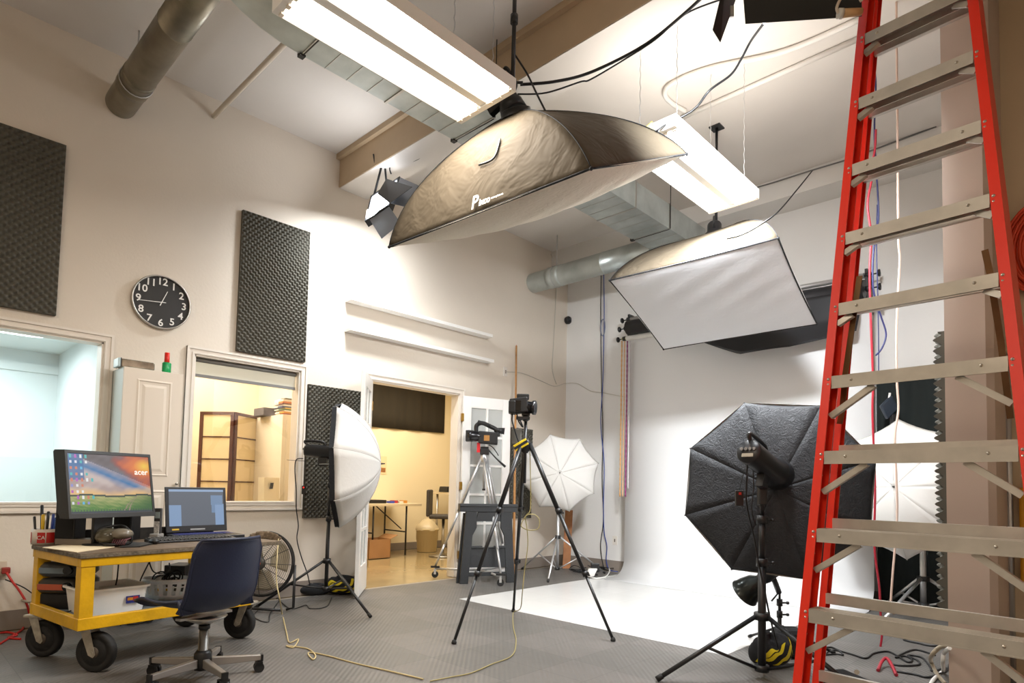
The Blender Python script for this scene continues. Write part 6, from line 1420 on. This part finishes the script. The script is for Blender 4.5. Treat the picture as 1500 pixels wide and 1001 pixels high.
# straight line through the left ends
a_, b_ = Lk[0], Lk[-1]; dirL = (b_-a_)/8.0
ddx = (rx_*.668 - hx_*.744).normalized()        # direction of the steps, towards the viewer's right
w4 = .2458*tl_[2]; w10 = .134*tl_[8]; wk = lambda k: w4+(w10-w4)*(k-4)/6
LB = lambda k: a_+dirL*(k-2)
RB = lambda k: LB(k)+ddx*wk(k)
kg = 2-a_.z/dirL.z            # where the rails meet the floor
t = thing('stepladder', 'tall red fibreglass stepladder with aluminium steps standing folded at the right', 'ladder', (LB(kg)+RB(kg))/2)
nL = ddx.cross(Z_).normalized(); nL = nL if nL.dot(CAM-a_) > 0 else -nL      # towards the viewer
def rail(fn, s, d0, d1, th=.006, fw_=.034, nm='front_rail'):
    m = MB(); k0, k1 = kg, 11.6; A0, A1 = fn(k0), fn(k1); A0.z = max(A0.z, .002)
    def bx(o0, o1, e0, e1): m.hexa([A0-ddx*(s*o0)-nL*e0, A0-ddx*(s*o1)-nL*e0, A0-ddx*(s*o1)-nL*e1, A0-ddx*(s*o0)-nL*e1, A1-ddx*(s*o0)-nL*e0, A1-ddx*(s*o1)-nL*e0, A1-ddx*(s*o1)-nL*e1, A1-ddx*(s*o0)-nL*e1])
    bx(0, fw_, d0, d0+th); bx(fw_-th, fw_, d0+th, d1-th); bx(0, fw_, d1-th, d1); return m.build(nm, RED, t)
for fn, s in ((LB, 1), (RB, -1)):
    rl = rail(fn, s, -.008, .07)
    for k in kz+[11, 1]:
        q = fn(k)-ddx*(s*.012)+nL*.009-Z_*.012
        for dz in (0, -.022, -.085): MB().lathe(q+Z_*dz-nL*.0, nL, [(.0065, 0), (.005, .004), (.001, .0055)], 10).build('rivet', mat('rivet_steel', '#c9c2b6', .3, .9), rl)
    MB().obox(fn(kg)-ddx*(s*.017)+Z_*.02-nL*.03, ddx*.024, nL*.045, Z_*.02).build('rubber_foot', RUB, rl)
def off_(k): return -nL*(.155-.006*(k-2))+Z_*(.045*(10-k)/8)
for fn, s in ((LB, 1), (RB, -1)): rail(lambda k, fn=fn: fn(k)+off_(k)-Z_*(.045*(10-k)/8), s, .0, .05, nm='rear_rail', fw_=.026)
ST = ALU
for k in [1]+kz+[11]:
    l, r = LB(k), RB(k); m = MB()
    l0, r0 = l-ddx*.0, r+ddx*.0
    def bx(e0, e1, z0, z1): m.hexa([l0-nL*e0+Z_*z0, r0-nL*e0+Z_*z0, r0-nL*e1+Z_*z0, l0-nL*e1+Z_*z0, l0-nL*e0+Z_*z1, r0-nL*e0+Z_*z1, r0-nL*e1+Z_*z1, l0-nL*e1+Z_*z1])
    bx(-.010, -.006, -.052, 0); bx(-.006, .076, -.004, 0); bx(.076, .08, -.03, 0)
    for q_ in range(6): bx(.004+.012*q_, .008+.012*q_, 0, .002)
    bx(-.012, -.006, -.052, -.047)
    m.build('step', ST, t)
    for fr_ in (.13, .87):
        q = l.lerp(r, fr_)+nL*.010-Z_*.022; MB().lathe(q, nL, [(.006, 0), (.005, .003), (.001, .0045)], 10).build('rivet', MATS['rivet_steel'], t)
    m = MB(); l1, r1 = l+off_(k), r+off_(k)
    m.hexa([l1+Z_*-.042, r1+Z_*-.042, r1-nL*.02+Z_*-.042, l1-nL*.02+Z_*-.042, l1, r1, r1-nL*.02, l1-nL*.02]); m.build('rear_rung', ST, t)
    bl = (.15 if k <= 5 else .05)
    for p_, s in ((l, 1), (r, -1)):
        e = p_-ddx*(s*.008)-Z_*(.085 if k > 5 else .165)+nL*.006; u_ = p_+ddx*(s*(bl if k <= 5 else .045))-Z_*.05-nL*.01
        m = MB(); d = (u_-e).normalized(); m.obox((e+u_)/2, d*((u_-e).length/2), nL*.004, nL.cross(d)*.011); m.obox((e+u_)/2-nL.cross(d)*.011-nL*.008, d*((u_-e).length/2), nL*.012, nL.cross(d)*.0012); m.build('knee_brace', ST, t)
SPM = mat('bronze_spreader', '#6b4f30', .4, .6)
for pts, nm in ((((1259, 406), (1254, 440), (1238, 550), (1234, 600), (1230, 620)), 'spreader_bar'), (((1443, 368), (1450, 400), (1466, 500), (1480, 612)), 'spreader_bar')):
    m = MB(); tt_ = 2.58 if pts[0][0] < 1300 else 2.35
    for a0, b0 in zip(pts[:-1], pts[1:]):
        A, B = T(*a0, tt_), T(*b0, tt_); d = (B-A).normalized(); m.obox((A+B)/2, d*((B-A).length/2+.004), nL*.003, nL.cross(d)*.011)
    m.build(nm, SPM, t)
tc2 = (LB(11.6)+RB(11.6))/2; MB().obox(tc2-nL*.05+Z_*.02, ddx*(wk(11.6)/2+.04), nL*.09, Z_*.025).build('top_cap', RED, t, bevel=.008)
# ================================================================ bottom right floor: cables and case
fc_ = lambda name, pts, r, m_, lab, z=.006: cable(name, [F(x, y)+Z_*z for x, y in pts], r, m_, lab)
fc_('floor_cable', ((1206, 951), (1218, 950), (1230, 955), (1250, 961), (1268, 966), (1280, 959), (1300, 956), (1315, 963), (1330, 972), (1336, 968), (1325, 963), (1312, 965), (1330, 956), (1345, 954), (1370, 962)), .006, CAB, 'black cable wandering across the floor behind the lowest ladder steps')
fc_('floor_cable', ((1210, 961), (1225, 960), (1235, 961), (1228, 955), (1215, 955), (1210, 960)), .005, CAB, 'small black cable loop on the floor right of the ladder rail')
fc_('floor_cable', ((1296, 924), (1315, 930), (1333, 935), (1324, 939), (1345, 944), (1365, 948), (1388, 947)), .006, CAB, 'black cable zigzagging on the floor below the right silver stand')
fc_('floor_cable', ((1302, 974), (1320, 977), (1345, 976), (1345, 970), (1330, 962), (1350, 965), (1362, 978), (1366, 985), (1385, 980)), .006, CAB, 'black cable coiled on the floor beside the red cord')
fc_('floor_cable', ((1310, 985), (1340, 990), (1360, 994), (1385, 985), (1391, 975)), .006, CAB, 'black cable at the bottom edge beside the partition')
cable('white_cable', [T(1391, 944, 3.0), T(1375, 950, 3.1), T(1364, 962, 3.2), F(1364, 975)+Z_*.02, F(1372, 990)+Z_*.01, F(1385, 1005)+Z_*.01], .011, mat('taupe_cable', '#b3a68f', .5), 'taupe cable arching down beside the partition')
cable('white_cable', [T(1391, 950, 2.98), T(1383, 957, 3.1), T(1381, 972, 3.15), F(1381, 986)+Z_*.01, F(1368, 998)+Z_*.01, F(1362, 1008)+Z_*.01], .010, WPL, 'white cable curving down beside the partition')
cable('floor_cable', [F(1286, 985)+Z_*.01, F(1292, 978)+Z_*.035, F(1299, 977)+Z_*.05, F(1306, 982)+Z_*.03, F(1313, 992)+Z_*.01], .01, CRM, 'short arched red cord end on the floor below the ladder')
p = F(1240, 1001); t = thing('black_case', 'black case corner lying on the floor under the lowest ladder step', 'case', p)
MB().obox(p+V((.0, -.06, .025)), rx_*.10+hx_*.03, hx_*.12-rx_*.02, Z_*.025).build('shell', BFAB, t, bevel=.01); MB().cyl(T(1255, 985, 2.95), T(1255, 985, 2.93), .012, n=12).build('rivet', CHR, t)
# ================================================================ right wall things
t_o = 3.55; p = BK(1492, 365, YP-.02)
t = thing('orange_coil', 'coil of bright orange cord hanging on the tan wall at the right edge', 'cord', p)
m = MB(); om = mat('orange_cord', '#d8431c', .5)
for k in range(9):
    c = V((p.x+.13, YP-.03-.012*(k % 3), p.z-.02)); a, b = .10+.012*k, .17+.012*k
    m.tube([c+X_*(a*math.cos(2*PI*i/28))+Z_*(b*math.sin(2*PI*i/28)) for i in range(28)], .008, 6, True)
m.build('loops', om, t); MB().cyl((p.x+.05, YP, p.z+.22), (p.x+.05, YP-.12, p.z+.22), .008).build('hook', BLK, t)
p = BK(1497, 775, YP-.02); MB().box((p.x-.008, YP-.06, p.z-.28), (p.x+.1, YP-.02, p.z+.22)).build('yellow_handle', mat('orange_yellow', '#d99a1a', .5), None, label='orange-yellow handle at the right edge of the photograph', cat='handle', bevel=.01)
bpy.context.view_layer.update()
